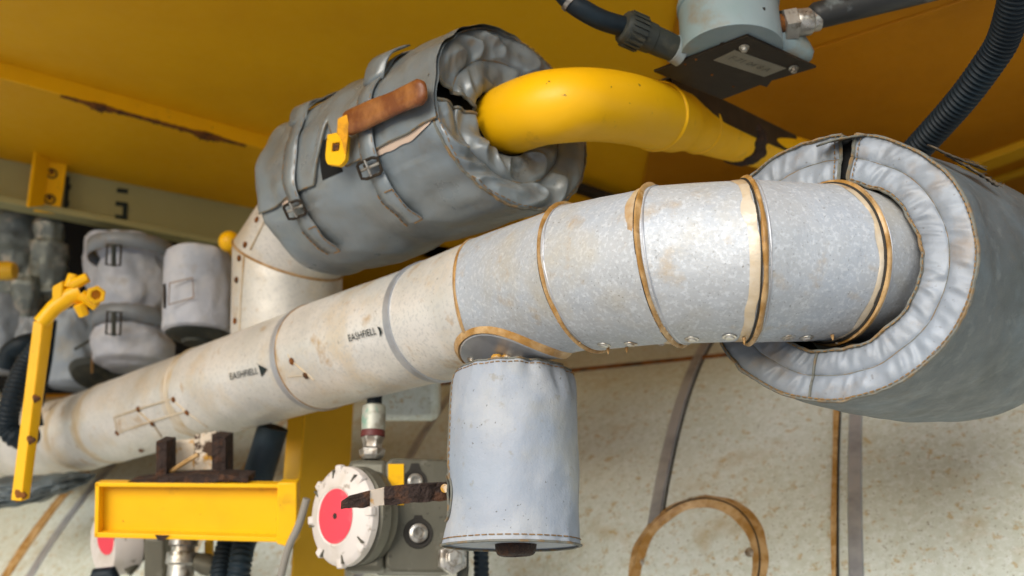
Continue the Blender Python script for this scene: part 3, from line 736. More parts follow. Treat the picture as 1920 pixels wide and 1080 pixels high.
# ------------------------------------------------------------------ yellow pipe
yp = thing('yellow_pipe', 'glossy yellow painted pipe bending out of the dark grey cover with weld rings', 'pipe', P(1100,200,1.9))
keys = [((884,266,2.22),.0715),((940,232,2.06),.0715),((1003,207,1.96),.0715),((1060,198,1.925),.0715),((1120,197,1.96),.0715),((1180,205,2.03),.0715),((1232,218,2.12),.0715),((1262,226,2.19),.070),((1285,233,2.24),.060),((1310,241,2.30),.0565),((1400,268,2.54),.0555),((1500,297,2.82),.0555),((1640,336,3.25),.0555)]
def catmull(ks, n=8):
    out = []
    pts = [P(*k[0]) for k in ks]; rs_ = [k[1] for k in ks]
    for i in range(len(pts)-1):
        p0, p1, p2, p3 = pts[max(i-1,0)], pts[i], pts[i+1], pts[min(i+2,len(pts)-1)]
        for k in range(n):
            u = k/n; out.append((.5*((2*p1)+(p2-p0)*u+(2*p0-5*p1+4*p2-p3)*u*u+(-p0+3*p1-3*p2+p3)*u**3), lerp(rs_[i],rs_[i+1],u)))
    out.append((pts[-1], rs_[-1])); return out
cm = catmull(keys); n_el = 8*7
MB().tube([c[0] for c in cm[:n_el+1]], [c[1] for c in cm[:n_el+1]], 64, caps=False).build('elbow', M['yellow'], yp, smooth=80)
MB().tube([c[0] for c in cm[n_el:]], [c[1] for c in cm[n_el:]], 64, caps=False).build('straight_run', M['yellow'], yp, smooth=80)
def weld_ring(i, r, w_, m, name):
    c, rr = cm[i]; ax = (cm[i+1][0]-cm[i-1][0]).normalized()
    MB().lathe(c-ax*w_/2, ax, [(0,rr-.001),(w_*.2,rr+r*.8),(w_*.5,rr+r),(w_*.8,rr+r*.8),(w_,rr-.001)], 64, fn=lambda t_, r_, ph: (r_+.0008*nz((math.cos(ph)*5,math.sin(ph)*5,t_*90),1)*(r_>rr), t_)).build(name, m, yp, smooth=80)
weld_ring(8*6, .004, .014, M['yellow'], 'weld_ring'); weld_ring(8*9, .003, .012, M['yellow'], 'weld_ring')
# rusty clamp
ci = 8*10-1; c, rr = cm[ci]; ax = (cm[ci+1][0]-cm[ci-1][0]).normalized()
MB().lathe(c-ax*.022, ax, [(-.008,rr),(-.006,rr+.004),(.02,rr+.008),(.056,rr+.005),(.060,rr-.001)], 56, fn=lambda t_, r_, ph: (r_+.004*nz((math.cos(ph)*4,math.sin(ph)*4,t_*60),1), t_+.022*nz((math.cos(ph)*4,math.sin(ph)*4,7),1))).build('rusty_clamp', M['rust'], yp, smooth=60)
MB().box(c+UP*.064-ax*.03, ax*.05, UP*.005, FW*.02).build('clamp_foot', M['rust'], yp, bevel=.002)

# angle iron behind the yellow pipe carrying the transmitter
ang = thing('support_arm', 'dark brown angle iron running behind the yellow pipe under the transmitter', 'support', P(1350,200,2.3))
a, b = P(1235,152,2.12), P(1470,262,2.72); e_ = (b-a).normalized(); sn = e_.cross(WZ).normalized()
MB().box((a+b)/2, (b-a)/2, WZ*.003, sn*.035).build('flange', M['dark_plate'], ang, bevel=.001)
MB().box((a+b)/2-WZ*.03+sn*.033, (b-a)/2, WZ*.03, sn*.003).build('web', M['dark_plate'], ang, bevel=.001)

# ------------------------------------------------------------------ transmitter at the top
tr = thing('transmitter_housing', 'pale blue grey instrument housing on a dark square plate below the ceiling', 'instrument', P(1375,128,2.0))
ZP = onplane(1400, 68, P(1400,68,1.9), WZ).z
zp = lambda px, py, o=0: zc(px, py, ZP+o)
pl = [zp(1226,135), zp(1402,68), zp(1531,127), zp(1447,152), zp(1438,164), zp(1425,160), zp(1355,187)]
MB().prism(pl, WZ*.006).build('base_plate', M['dark_plate'], tr, bevel=.001)
lb = [zp(1338,112), zp(1378,93), zp(1474,127), zp(1433,143)]
MB().prism([p-WZ*.0015 for p in lb], WZ*.0013).build('label_plate', M['label'], tr)
place_text('F 71 04 8 A', lambda u, v_: lb[0].lerp(lb[3], .12+.76*u).lerp(lb[1].lerp(lb[2], .12+.76*u), .38+.3*v_)-WZ*.002, 'label_text', M['ink_faint'], tr)
for p in ((1395,88),(1488,127)): 
    c = zp(*p)
    MB().lathe(c, -WZ, [(0,.010),(.003,.010),(.004,.007),(.009,.0065),(.011,.004),(.011,0)], 16).build('bolt', M['silver'], tr)
for p in ((1285,120),(1305,111),(1375,162),(1335,140)):
    MB().lathe(zp(*p), -WZ, [(0,.003),(.002,.002),(.002,0)], 10).build('rivet', M['rust_brown'], tr)
hc = (zp(1226,135)+zp(1402,68)+zp(1531,127)+zp(1355,187))/4; hc = zp(1372,105)
hc.z = ZP+.006
MB().lathe(hc, WZ, [(0,.100),(.02,.100),(.055,.0985),(.10,.098),(.102,.101),(.115,.101),(.117,.097),(.2,.097),(.26,.09),(.3,.06),(.31,0)], 72).build('housing', M['grey_blue'], tr, smooth=40, bevel=.001)
MB().box(zp(1393,72,.014)+Vector((0,.02,0)), RT*.045, Vector((0,.02,0)), WZ*.012).build('cast_lug', M['dark_plate'], tr, bevel=.006)
MB().lathe(P(1498,98,2.02), (RT*.9-UP*.45).normalized(), [(-.06,.055),(-.02,.042),(.01,.026),(.025,.016),(.03,0)], 24).build('cast_foot', M['grey_blue'], tr, smooth=60)
MB().tube([P(1431,14,1.9), P(1432,62,1.91)], .004, 8).build('lid_seam', M['dark_gap'], tr)
MB().lathe(P(1413,34,1.895), -FW, [(-.01,.009),(.006,.009),(.008,.006),(.008,0)], 14).build('earth_screw', M['green_grey'], tr)
def gland(parts, a, b, name, label, cat='cable gland'):
    t_ = thing(name, label, cat, a); ax = (b-a).normalized(); L__ = (b-a).length
    for nm, m_, prof, fl in parts:
        MB().lathe(a, ax, [(s_*L__, r) for s_, r in prof], fl, fn=None).build(nm, m_, t_, smooth=30)
    return t_
gl = gland([('body', M['black_plastic'], [(0,0),(0,.026),(.25,.028),(.42,.028),(.44,.030),(.62,.031),(.64,.027)], 24),
            ('nut', M['black_plastic'], [(.62,.027),(.63,.034),(.9,.035),(.97,.031),(1,.024),(1,0)], 12),
            ('collar', M['grey_blue'], [(-.12,0),(-.12,.030),(.03,.028),(.05,.02)], 24)],
           P(1266,92,1.99), P(1165,48,1.95), 'cable_gland', 'ribbed dark cable gland on the left side of the pale instrument housing')
rb = MB()
for k in range(20):
    a = 2*PI*k/20; ax, u_, v_ = frame(P(1165,48,1.95)-P(1266,92,1.99)); Lg = (P(1165,48,1.95)-P(1266,92,1.99)).length
    q = P(1266,92,1.99)+ax*Lg*.77+(u_*math.cos(a)+v_*math.sin(a))*.034
    rb.box(q, ax*Lg*.13, (u_*math.cos(a)+v_*math.sin(a))*.003, (u_*-math.sin(a)+v_*math.cos(a))*.0025)
rb.build('grip_ribs', M['black_plastic'], gl)
ck = [((1170,50,1.95),.02),((1130,38,1.93),.02),((1095,20,1.92),.02),((1070,2,1.92),.0195),((1045,-30,1.92),.0195),((1030,-80,1.92),.0195)]
cc = catmull(ck, 10)
cab = thing('black_cable', 'smooth black cable curving up from the gland towards the ceiling', 'cable', P(1100,25,1.92))
MB().tube([c[0] for c in cc], [c[1] for c in cc], 24).build('sheath', M['rubber'], cab, smooth=80)
MB().tube([cc[29][0].lerp(cc[28][0],.5), cc[31][0]], .0225, 20).build('ferrule', M['silver'], cab)
g2 = gland([('neck', M['rust_brown'], [(0,0),(0,.024),(.3,.022)], 24), ('nut', M['silver'], [(.2,.02),(.22,.033),(.48,.034),(.52,.028)], 6),
            ('sleeve', M['silver'], [(.5,.026),(.55,.028),(.8,.027),(.85,.022),(1,.021),(1,0)], 24)],
           P(1446,50,1.98), P(1535,38,1.99), 'cable_gland', 'dirty silver hexagonal cable gland on the right side of the pale instrument housing')
cd = thing('dark_conduit', 'dark weathered rigid conduit leaving the silver gland towards the top edge', 'conduit', P(1600,15,2.0))
MB().lathe(P(1520,32,1.99), P(1700,-12,2.02)-P(1520,32,1.99), [(0,0),(0,.020),(.012,.027),(.2,.028),(.4,.028)], 32).build('tube', mat('conduit_paint',(.035,.036,.036),.45,.2,[((.16,.19,.20),9,.56,.64,.8,5)],[(30,.3,.004)]), cd, smooth=60)

# corrugated hose
ck = [((1700,300,2.06),.026),((1739,259,2.0),.026),((1803,187,1.9),.026),((1850,124,1.83),.026),((1881,74,1.78),.026),((1903,0,1.70),.026),((1912,-70,1.64),.026)]
cc = catmull(ck, 90); pts = [c[0] for c in cc]; acc = 0; rr = []
for i, p in enumerate(pts):
    if i: acc += (p-pts[i-1]).length
    rr.append(.0265+.0024*math.copysign(abs(math.sin(acc*2*PI/.0104))**.6, math.sin(acc*2*PI/.0104)))
tag(MB().tube(pts, rr, 40).build('corrugated_hose', M['rubber'], smooth=80), 'ribbed black corrugated hose rising behind the right fabric cover to the top edge', 'hose')

# ------------------------------------------------------------------ hanging jacket
jk = thing('insulation_jacket', 'pale grey stitched fabric jacket hanging below the silver pipe', 'insulation jacket', JT)
JH = .311; JR = .113
def jr(z, ph):
    """z down from the top, ph 0 = towards camera, + = to the right"""
    u = z/JH
    r = JR*(1+.015*u) + .003*math.sin(PI*u)
    top = math.exp(-u/.07); bot = math.exp(-(1-u)/.06)
    r += -.012*top*top
    r += .006*top*nz((ph*5,0,0),1)*1.3 + .005*bot*nz((ph*6,4,0),1)
    r += .0035*nz((math.cos(ph)*2,math.sin(ph)*2,u*3),1,4)
    r -= .0045*abs(nz((math.sin(ph)*1.6+u*1.3, math.cos(ph)*1.6-u*.6, u*2.6), 1, 12))
    # puckers on the upper right shoulder
    d = (ph-.72-.5*(u)); r -= .010*math.exp(-(d/.13)**2)*math.exp(-((u-.06)/.10)**2)
    d = (ph-1.15-.4*u); r -= .009*math.exp(-(d/.12)**2)*math.exp(-((u-.05)/.09)**2)
    d = (ph-.25); r -= .005*math.exp(-(d/.12)**2)*math.exp(-((u-.04)/.06)**2)
    # flare at the bottom left where the flap lifts
    d = (ph+1.55); r += .010*math.exp(-(d/.45)**2)*max(0,(u-.86)/.14)
    return r
jx, jy = Vector((1,0,0)), Vector((0,-1,0))
def jat(z, ph, l=0): 
    r = jr(z, ph)+l; return JT - WZ*z + (jx*math.sin(ph)+jy*math.cos(ph))*r
NJ = 160; rows = []
PHS = -1.50      # side slot where the lever enters
for i in range(73):
    z = JH*i/72; rows.append([jat(z, 2*PI*k/NJ-PI) for k in range(NJ)])
jb = MB(); b0 = 0
jb.grid(rows, cv=True)
# cut the slot: drop faces inside it
keep = []
for i in range(72):
    for j in range(NJ):
        ph = 2*PI*(j+.5)/NJ-PI; u = (i+.5)/72
        idx = i*NJ+j
        ins = (abs(ph-(-1.44)) < .24*math.sqrt(max(0,1-((u-.74)/.125)**2)) if abs(u-.74) < .125 else False)
        if not ins: keep.append(jb.f[idx])
jb.f = keep
jb.grid([[JT-WZ*(JH-.003)+(jx*math.sin(2*PI*k/60)+jy*math.cos(2*PI*k/60))*r_ for k in range(60)] for r_ in (.001,.05,.112)], cv=True)
jb.grid([[JT-WZ*(.004)+(jx*math.sin(2*PI*k/60)+jy*math.cos(2*PI*k/60))*r_ for k in range(60)] for r_ in (.001,.05,.1)], cv=True)
jb.build('jacket_body', M['jacket'], jk, smooth=80)
MB().tube([jat(.0005, a, .001) for a in np.linspace(-PI,PI,120)], .0022, 6).build('edge_binding', M['piping'], jk)
MB().tube([jat(JH, a, .001) for a in np.linspace(-PI,PI,120)], .0022, 6).build('edge_binding', M['piping'], jk)
stitch([jat(.008, a, .001) for a in np.linspace(-2,2,240)], .006, .003, .0010).build('stitching', M['thread'], jk)
stitch([jat(JH-.010, a, .001) for a in np.linspace(-2,2,240)], .008, .002, .0010).build('stitching', M['thread'], jk)
MB().tube([jat(z, -1.36, .001) for z in np.linspace(.002,.20,30)], .0016, 6).build('side_seam', M['piping'], jk)
stitch([jat(z, -1.30, .001) for z in np.linspace(.004,.20,90)], .005, .003, .0009).build('stitching', M['thread'], jk)
sl_ = [jat(JH*(.74+.13*math.sin(a)), -1.44+.26*math.cos(a), .002) for a in np.linspace(0,2*PI,60)]
MB().tube(rough_line(sl_, .002), .0022, 6).build('slot_binding', M['piping'], jk)
MB().lathe(JT-WZ*.03, -WZ, [(0,0),(0,.05),(.26,.05),(.262,0)], 24).build('inner_core', M['black_matte'], jk)
fo = MB()
fo.lathe(JT-WZ*(JH-.02)+jx*.004, -WZ, [(0,.042),(.022,.042),(.034,.038),(.037,.03),(.038,0)], 7, fn=lambda t_, r_, ph: (r_*(1+.14*nz((math.cos(ph)*3,math.sin(ph)*3,t_*40),1)), t_+.004*nz((math.cos(ph)*3,math.sin(ph)*3,1),1)))
fo.build('rusty_bolt_end', M['rust'], jk, sub=2)
nk = thing('drain_neck', 'short pale neck joining the saddle plate to the grey jacket', 'pipe neck', JT+WZ*.02)
MB().lathe(JT-WZ*.02, WZ, [(0,.03),(.05,.03),(.12,.03)], 24).build('tube', M['dark_plate'], nk)
for dx in (-.030,-.012,.008):
    MB().lathe(JT+jx*dx+jy*.045+WZ*.004, WZ, [(0,.009),(.012,.010),(.016,.007),(.017,0)], 12, fn=lambda t_, r_, ph: (r_*(1+.3*nz((ph,t_*80,dx*99),1)), t_)).build('sealant_lump', M['rust_cream'], nk)

# rusty flat lever
rl = thing('rusty_lever', 'flaking rusty flat lever with a pale patch entering the side of the grey jacket', 'lever', P(760,925,1.78))
def slab(pts, th, m, name, parent, dz=(1.8,), amp=.0025, seed=0):
    """pts: list of (px, pytop, pybot, depth) -> a ragged flat bar facing the camera"""
    rows = []; dense = []
    for a, b in zip(pts[:-1], pts[1:]):
        for k in range(8): dense.append(tuple(lerp(a[i], b[i], k/8) for i in range(4)))
    dense.append(pts[-1])
    for q in dense:
        tp, bt = P(q[0],q[1],q[3]), P(q[0],q[2],q[3]); r = []
        for k in range(7):
            p = tp.lerp(bt, k/6); r.append(p - FW*(th/2+amp*nz(p,90,seed)) + UP*(amp*nz(p,70,seed+3) if k in (0,6) else 0))
        for k in range(6,-1,-1):
            p = tp.lerp(bt, k/6); r.append(p + FW*th/2)
        rows.append(r)
    b = MB().grid(rows, cv=True); b.poly(rows[0][::-1]); b.poly(rows[-1]); return b.build(name, m, parent, smooth=60)
slab([(721,913,947,1.765),(760,909,943,1.77),(800,906,940,1.78),(846,904,937,1.80),(880,903,935,1.81)], .010, M['rust'], 'bar', rl, seed=2)
slab([(640,940,952,1.74),(655,930,953,1.742),(694,920,949,1.75)], .009, M['rust'], 'bar_tip', rl, seed=4)
slab([(693,920,949,1.751),(722,914,946,1.765)], .008, M['cream'], 'pale_patch', rl, amp=.0006, seed=5)
MB().lathe(P(834,916,1.786), -FW, [(0,.0001),(.0005,.0055),(.0003,.0075),(-.002,.008)], 16).build('hole', M['rust_cream'], rl)

# ------------------------------------------------------------------ actuator
ac = thing('actuator', 'grey cast actuator with a round white cap and red disc beside the jacket', 'actuator', P(740,970,2.2))
an = D(-.679,.172,-.714).normalized(); acn = Cc(-.3697,-.4846,2.1152)
ah = Vector((an.x, an.y, 0)).normalized()         # horizontal
acx = Vector((-ah.y, ah.x, 0)); 
if acx.x < 0: acx = -acx                           # along the cap plane to the right
cap = MB().lathe(acn-an*.028, an, [(0,.101),(.004,.105),(.018,.104),(.024,.098),(.027,.092),(.034,.066),(.036,.062),(.034,.058),(.034,0)], 72).build('cap', M['white_cap'], ac, smooth=40)
e1c, e2c = face_frame(an)
MB().lathe(acn+an*.006, an, [(0,.056),(.0015,.057),(.002,.055),(.002,0)], 56).build('red_disc', M['red'], ac)
MB().lathe(acn+an*.0085, an, [(0,.0065),(.001,.0055),(-.002,.002),(-.002,0)], 16).build('disc_bolt', M['dark_gap'], ac)
for k in range(8):
    a = k*PI/4+.25; q = e1c*math.cos(a)+e2c*math.sin(a); tq = -e1c*math.sin(a)+e2c*math.cos(a)
    MB().box(acn+q*.094-an*.008, q*.014, tq*.009, an*.008).build('cap_lug', M['white_cap'], ac, bevel=.003)
    MB().box(acn+q*.090-an*.001+tq*.013, q*.009, tq*.0016, an*.004).build('cap_groove', M['casting'], ac)
MB().lathe(acn-an*.03, -an, [(0,.098),(.006,.105),(.028,.106),(.034,.101),(.05,.101)], 72).build('cap_seat', M['casting'], ac, smooth=40)
# main block: left face lies along an, front face seen beyond the corner line x = 722
bl = [P(684,872,2.22), P(723,856,2.17), P(723,1072,2.10), P(684,1078,2.16)]
fr0 = P(723,964,2.14)
fn_ = (-FW*.92+RT*.30+UP*.25); fn_ = Vector((fn_.x, fn_.y, 0)).normalized()
def onf(px, py, o=0): return onplane(px, py, fr0+fn_*o, fn_)
f_ = [(724,868),(735,858),(858,862),(872,880),(872,1060),(862,1074),(735,1072),(724,1060)]
blk = MB().prism([onf(*p) for p in f_], -fn_*.17).build('block', M['casting'], ac, bevel=.006)
s_pts = [onf(724,858), onf(724,1074), onf(724,1074)-RT*.06+FW*.06, onf(724,858)-RT*.06+FW*.06]
MB().box((onf(724,858)+onf(724,1074))/2 - Vector((.045,-.05,0)), Vector((.043,0,0)), Vector((0,.05,0)), WZ*.118).build('side_block', M['casting'], ac, bevel=.012)
for p, r in (((784,1000),.026),((778,903),.022)):
    c = onf(*p, .001)
    MB().lathe(c, fn_, [(0,r*1.25),(.002,r*1.2),(.0015,r*.95),(-.004,r*.9),(-.004,0)], 28).build('bolt_recess', M['dark_gap'], ac)
    MB().lathe(c, fn_, [(-.003,r*.8),(.006,r*.78),(.009,r*.6),(.009,r*.45),(.004,r*.40),(.004,0)], 24).build('socket_bolt', M['silver'], ac)
    MB().prism([onf(p[0]-12,p[1]-18,.0008), onf(p[0]-7,p[1]-34,.0008), onf(p[0]+7,p[1]-34,.0008), onf(p[0]+13,p[1]-18,.0008)], fn_*.001).build('keyhole_shadow_slot', M['dark_gap'], ac)
MB().prism([onf(728,870,.0035), onf(757,870,.0035), onf(757,947,.0035), onf(728,947,.0035)], -fn_*.003).build('yellow_tag', M['yellow'], ac)
MB().lathe(onf(846,1048,.002), fn_, [(0,.034),(.02,.034),(.022,.030),(.022,.018),(.034,.018),(.036,.015),(.036,0)], 6).build('hex_lug', M['silver'], ac, bevel=.002)
MB().box(onf(868,1035,-.01), RT*.012, UP*.05, FW*.03).build('edge_clip', M['black_plastic'], ac, bevel=.003)
g3 = thing('cable_gland', 'stained green grey cable gland with a maroon ring on top of the actuator', 'cable gland', P(697,855,2.2))
gx = WZ; go = P(697,862,2.2)
MB().lathe(go, gx, [(0,0),(0,.020),(.008,.028),(.022,.030),(.026,.022),(.034,.021),(.05,.027)], 6).build('hex_neck', M['silver'], g3, bevel=.001)
MB().lathe(go, gx, [(.05,.0),(.05,.027),(.064,.027),(.064,0)], 28).build('ring', M['maroon'], g3)
MB().lathe(go, gx, [(.065,0),(.065,.026),(.085,.027),(.12,.026),(.124,.020),(.124,0)], 28).build('body', M['green_grey'], g3)
MB().tube([go+WZ*.12, go+WZ*.16, go+WZ*.3+FW*.05], .017, 16).build('cable_stub', M['rubber'], g3)
cg = catmull([((575,935,2.2),.006),((560,985,2.2),.006),((540,1030,2.2),.006),((522,1100,2.2),.006)], 8)
tag(MB().tube([c[0] for c in cg], .0085, 10).build('thin_cable', M['cable_grey'], smooth=80), 'thin grey cable slanting down left of the round white cap', 'cable')

# ------------------------------------------------------------------ yellow post and channel
ps_ = thing('yellow_post', 'upright yellow steel post standing behind the round cap device', 'post', P(590,900,2.75))
def vpanel(px0, px1, d0, d1, top, bot, th, m, name, parent, bevel=.002):
    a0, b0_ = P(px0, 900, d0), P(px1, 900, d1)
    h = (b0_-a0); hn = Vector((h.y, -h.x, 0)).normalized()
    zt, zb = P(px0, top, d0).z, P(px0, bot, d0).z
    A = Vector((a0.x,a0.y,zt)); B = Vector((b0_.x,b0_.y,zt)); Cq = Vector((b0_.x,b0_.y,zb)); Dq = Vector((a0.x,a0.y,zb))
    return MB().prism([A,B,Cq,Dq], -hn*th).build(name, m, parent, bevel=bevel)
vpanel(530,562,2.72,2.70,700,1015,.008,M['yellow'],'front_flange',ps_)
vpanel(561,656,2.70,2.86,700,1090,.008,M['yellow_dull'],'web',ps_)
ch = thing('yellow_channel', 'bright yellow steel channel with open side facing out, under the rusty feet', 'channel', P(360,960,2.3))
dC = 2.36
c00, c10, c11, c01 = P(178,905,dC), P(553,908,dC), P(553,1018,dC), P(176,1008,dC)
bk0 = [p+FW*.030 for p in (c00,c10,c11,c01)]
MB().prism(bk0, FW*.006).build('web', M['yellow'], ch, bevel=.002)
def bar4(a, b, th, m, name, parent):   # plate from front edge a-b back to the web
    return MB().prism([a, b, b+FW*.033, a+FW*.033], th).build(name, m, parent, bevel=.002)
bar4(c00, c10, -UP*.010, M['yellow'], 'top_flange', ch)
bar4(c01, c11, UP*.012, M['yellow'], 'bottom_flange', ch)
MB().prism([c00, c01, c01+FW*.033, c00+FW*.033], RT*.010).build('end_plate', M['yellow'], ch, bevel=.002)
MB().prism([P(520,905,dC-.004),P(556,905,dC-.004),P(556,1016,dC-.004),P(538,1026,dC-.004),P(518,1020,dC-.004)], FW*.045).build('joint_plate', M['yellow'], ch, bevel=.003)
MB().prism([P(290,1003,dC-.002),P(318,1004,dC-.002),P(306,1014,dC-.002),P(296,1013,dC-.002)], FW*.004).build('chipped_spot', M['rust'], ch)
# rusty pipe support on the channel
rp = thing('pipe_support', 'rusty pipe shoe standing on the yellow channel under the pale clad pipe', 'pipe support', P(360,890,2.45))
slab([(302,822,896,2.44),(321,824,896,2.44)], .07, M['rust'], 'leg', rp, amp=.004, seed=1)
slab([(405,812,888,2.46),(430,815,890,2.46)], .07, M['rust'], 'leg', rp, amp=.004, seed=7)
slab([(320,828,880,2.50),(365,822,880,2.50)], .012, M['rust_cream'], 'side_plate', rp, amp=.002, seed=3)
slab([(366,815,880,2.46),(406,808,880,2.46)], .012, M['rust_cream'], 'side_plate', rp, amp=.002, seed=13)
slab([(250,897,903,2.40),(300,891,903,2.40),(360,886,902,2.40),(420,884,899,2.40),(472,888,900,2.40)], .07, M['rust'], 'base_plate', rp, amp=.004, seed=9)
MB().tube([P(318,886,2.43),P(345,868,2.42),P(372,852,2.42)], .006, 8).build('weld_bead', M['sealant'], rp)

# ------------------------------------------------------------------ yellow long lever on the left
ll = thing('long_lever', 'long yellow bar lever with rust spots hanging at the far left', 'lever', P(70,700,2.5))
dl = 2.5
MB().prism([P(62,602,dl),P(80,604,dl),P(40,940,dl-.06),P(20,938,dl-.06)], FW*.010).build('bar_face', M['yellow'], ll, bevel=.002)
MB().prism([P(80,604,dl),P(98,596,dl+.02),P(52,936,dl-.04),P(40,940,dl-.06)], FW*.010).build('bar_side', M['yellow'], ll, bevel=.002)
MB().tube([P(76,606,dl+.01), P(100,578,dl+.02), P(128,556,dl+.03), P(150,548,dl+.04)], [.020,.020,.024,.030], 14).build('arm', M['yellow'], ll, smooth=60)
MB().box(P(112,548,dl+.02), RT*.014+UP*.008, UP*.022, FW*.015).build('fork', M['yellow'], ll, bevel=.005)
for (x0, y0), (x1, y1) in (((135,535),(165,520)), ((152,552),(182,575)), ((148,570),(158,592)), ((130,540),(138,515))):
    MB().tube([P(x0,y0,dl+.02), P(x1,y1,dl+.03)], [.016,.014], 8).build('star_knob', M['yellow'], ll, bevel=.002)
MB().lathe(P(180,553,dl), -FW+RT*.5, [(-.02,.024),(.008,.024),(.008,.013),(-.015,.013)], 6).build('hex_nut', M['yellow'], ll, bevel=.002)
for p, r in (((64,748),.010),((54,826),.011),((34,930),.014)):
    MB().lathe(P(*p, dl-.042+ (826-p[1])*.00018), -FW, [(-.008,r*1.1),(-.004,r*1.0),(-.002,r*.7),(-.001,0)], 12, fn=lambda t_, r_, ph: (r_*(1+.25*math.sin(3*ph)), t_)).build('rusty_bolt', M['rust_brown'], ll)

# ------------------------------------------------------------------ left fabric covers
def lumpy(px, d, ys, rs, m, name, parent, amp=.006, seed=0, n=64, flat=1.0, lean=0.0):
    """vertical fabric body: ys pixel rows and rs pixel radii"""
    rows = []
    ysd, rsd = [], []
    for i in range(len(ys)-1):
        for k in range(6): ysd.append(lerp(ys[i],ys[i+1],k/6)); rsd.append(lerp(rs[i],rs[i+1],(1-math.cos(PI*k/6))/2))
    ysd.append(ys[-1]); rsd.append(rs[-1])
    for y, r in zip(ysd, rsd):
        cx = px+lean*(y-ys[0]); c = P(cx, y, d); rw = r/F*d; row = []
        for k in range(n):
            a = 2*PI*k/n; q = Vector((math.cos(a), math.sin(a)*flat, 0))
            row.append(c+q*(rw+amp*(nz((q.x*2,q.y*2,y*.02),1,seed)+.5*nz((q.x*5,q.y*5,y*.06),1,seed+3)-1.1*abs(nz((q.x*2.2+y*.012,q.y*2.2,y*.028),1,seed+7))+.2)))
        rows.append(row)
    b = MB().grid(rows, cv=True); b.poly(rows[0]); b.poly(rows[-1][::-1]); return b.build(name, m, parent, smooth=80)
fa = M['fabric_white']
sc1 = thing('fabric_cover', 'bulging pale fabric cover with two buckled straps behind the long yellow lever', 'insulation cover', P(250,570,3.3), 'pale fabric covers at left')
dK = 3.35
lumpy(250,dK,[456,464,478,492,520,560,590,604,622,650,680,693],[64,70,66,57,64,66,58,54,66,75,72,50],fa,'cover_body',sc1,.010,3,72)
def hband(px, py0, py1, r0, r1, d, m, name, parent, w_=4):
    rows = []
    for y, r in ((py0,r0),((py0+py1)/2,(r0+r1)/2+1),(py1,r1)):
        c = P(px,y,d); rows.append([c+Vector((math.cos(a),math.sin(a),0))*(r/F*d) for a in np.linspace(-PI,PI,60)])
    return MB().grid(rows).build(name, m, parent, solid=.004), rows
for y0, y1, r in ((464,492,80),(590,622,70)):
    s_, rws = hband(250,y0,y1,r,r,dK,M['fabric'],'strap',sc1)
    stitch(rws[0], .02,.004,.0016).build('strap_stitching', M['thread'], s_); stitch(rws[2], .02,.004,.0016).build('strap_stitching', M['thread'], s_)
    bxp = 213
    c = [P(bxp-12,y0-6,dK-.16),P(bxp+14,y0-4,dK-.16),P(bxp+12,y1+6,dK-.16),P(bxp-14,y1+4,dK-.16)]
    MB().tube(c, .0042, 8, closed=True).build('buckle', M['dark_plate'], sc1)
    MB().tube([P(bxp,y0-6,dK-.165),P(bxp,y1+8,dK-.165)], .008, 8).build('buckle_bar', M['black_plastic'], sc1)
sc2 = thing('fabric_cover', 'small drum shaped pale fabric cover with a stitched rectangular patch', 'insulation cover', P(372,560,3.05), 'pale fabric covers at left')
dS = 3.05
lumpy(373,dS,[474,480,500,560,600,622,630],[52,60,63,65,66,66,58],fa,'cover_body',sc2,.004,8,72)
MB().lathe(P(373,628,dS), -WZ, [(0,.10),(.012,.085),(.02,.05),(.03,.045),(.03,0)], 32).build('underside_collar', M['black_plastic'], sc2)
MB().tube([P(x_, y_, dS-.113) for x_, y_ in ((318,531),(361,521),(363,558),(316,571))], .0022, 6, closed=True).build('patch_stitching', M['thread'], sc2)
MB().tube([P(308,532,dS-.07),P(309,578,dS-.07)], .005, 8).build('patch_bar', M['dark_plate'], sc2)
sc3 = thing('fabric_cover', 'tall folded pale fabric cover behind the long lever, with dark trailing straps', 'insulation cover', P(150,600,3.5), 'pale fabric covers at left')
lumpy(205,3.62,[448,460,480,520,560,590],[42,44,46,44,40,30],fa,'cover_top',sc3,.012,9)
lumpy(140,3.55,[590,620,650,690,725],[42,50,54,56,50],M['fabric_light'],'cover_body',sc3,.014,12)
MB().tube([P(x_, y_, 3.36) for x_, y_ in ((140,655),(165,640),(195,622))], .006, 6).build('trailing_strap', M['black_plastic'], sc3)
MB().tube([P(x_, y_, 3.34) for x_, y_ in ((172,630),(174,660),(172,700))], .005, 6).build('trailing_strap', M['thread'], sc3)
MB().lathe(P(185,700,3.45), (-WZ*.9-FW*.4), [(0,.10),(.02,.085),(.03,.05),(.04,0)], 32).build('underside_collar', M['black_plastic'], sc3)
# yellow ball
yb = thing('ball_knob', 'yellow ball knob just above the small drum shaped cover', 'knob', P(430,455,3.0))
MB().lathe(P(430,453,2.98)-WZ*.032, WZ, [(0,0)]+[(.032-.032*math.cos(a), .032*math.sin(a)) for a in np.linspace(.2,PI-.2,12)]+[(.064,0)], 28).build('ball', M['yellow'], yb, smooth=80)
MB().tube([P(433,455,3.0),P(438,480,3.06)], .010, 12).build('stem', M['yellow'], yb)

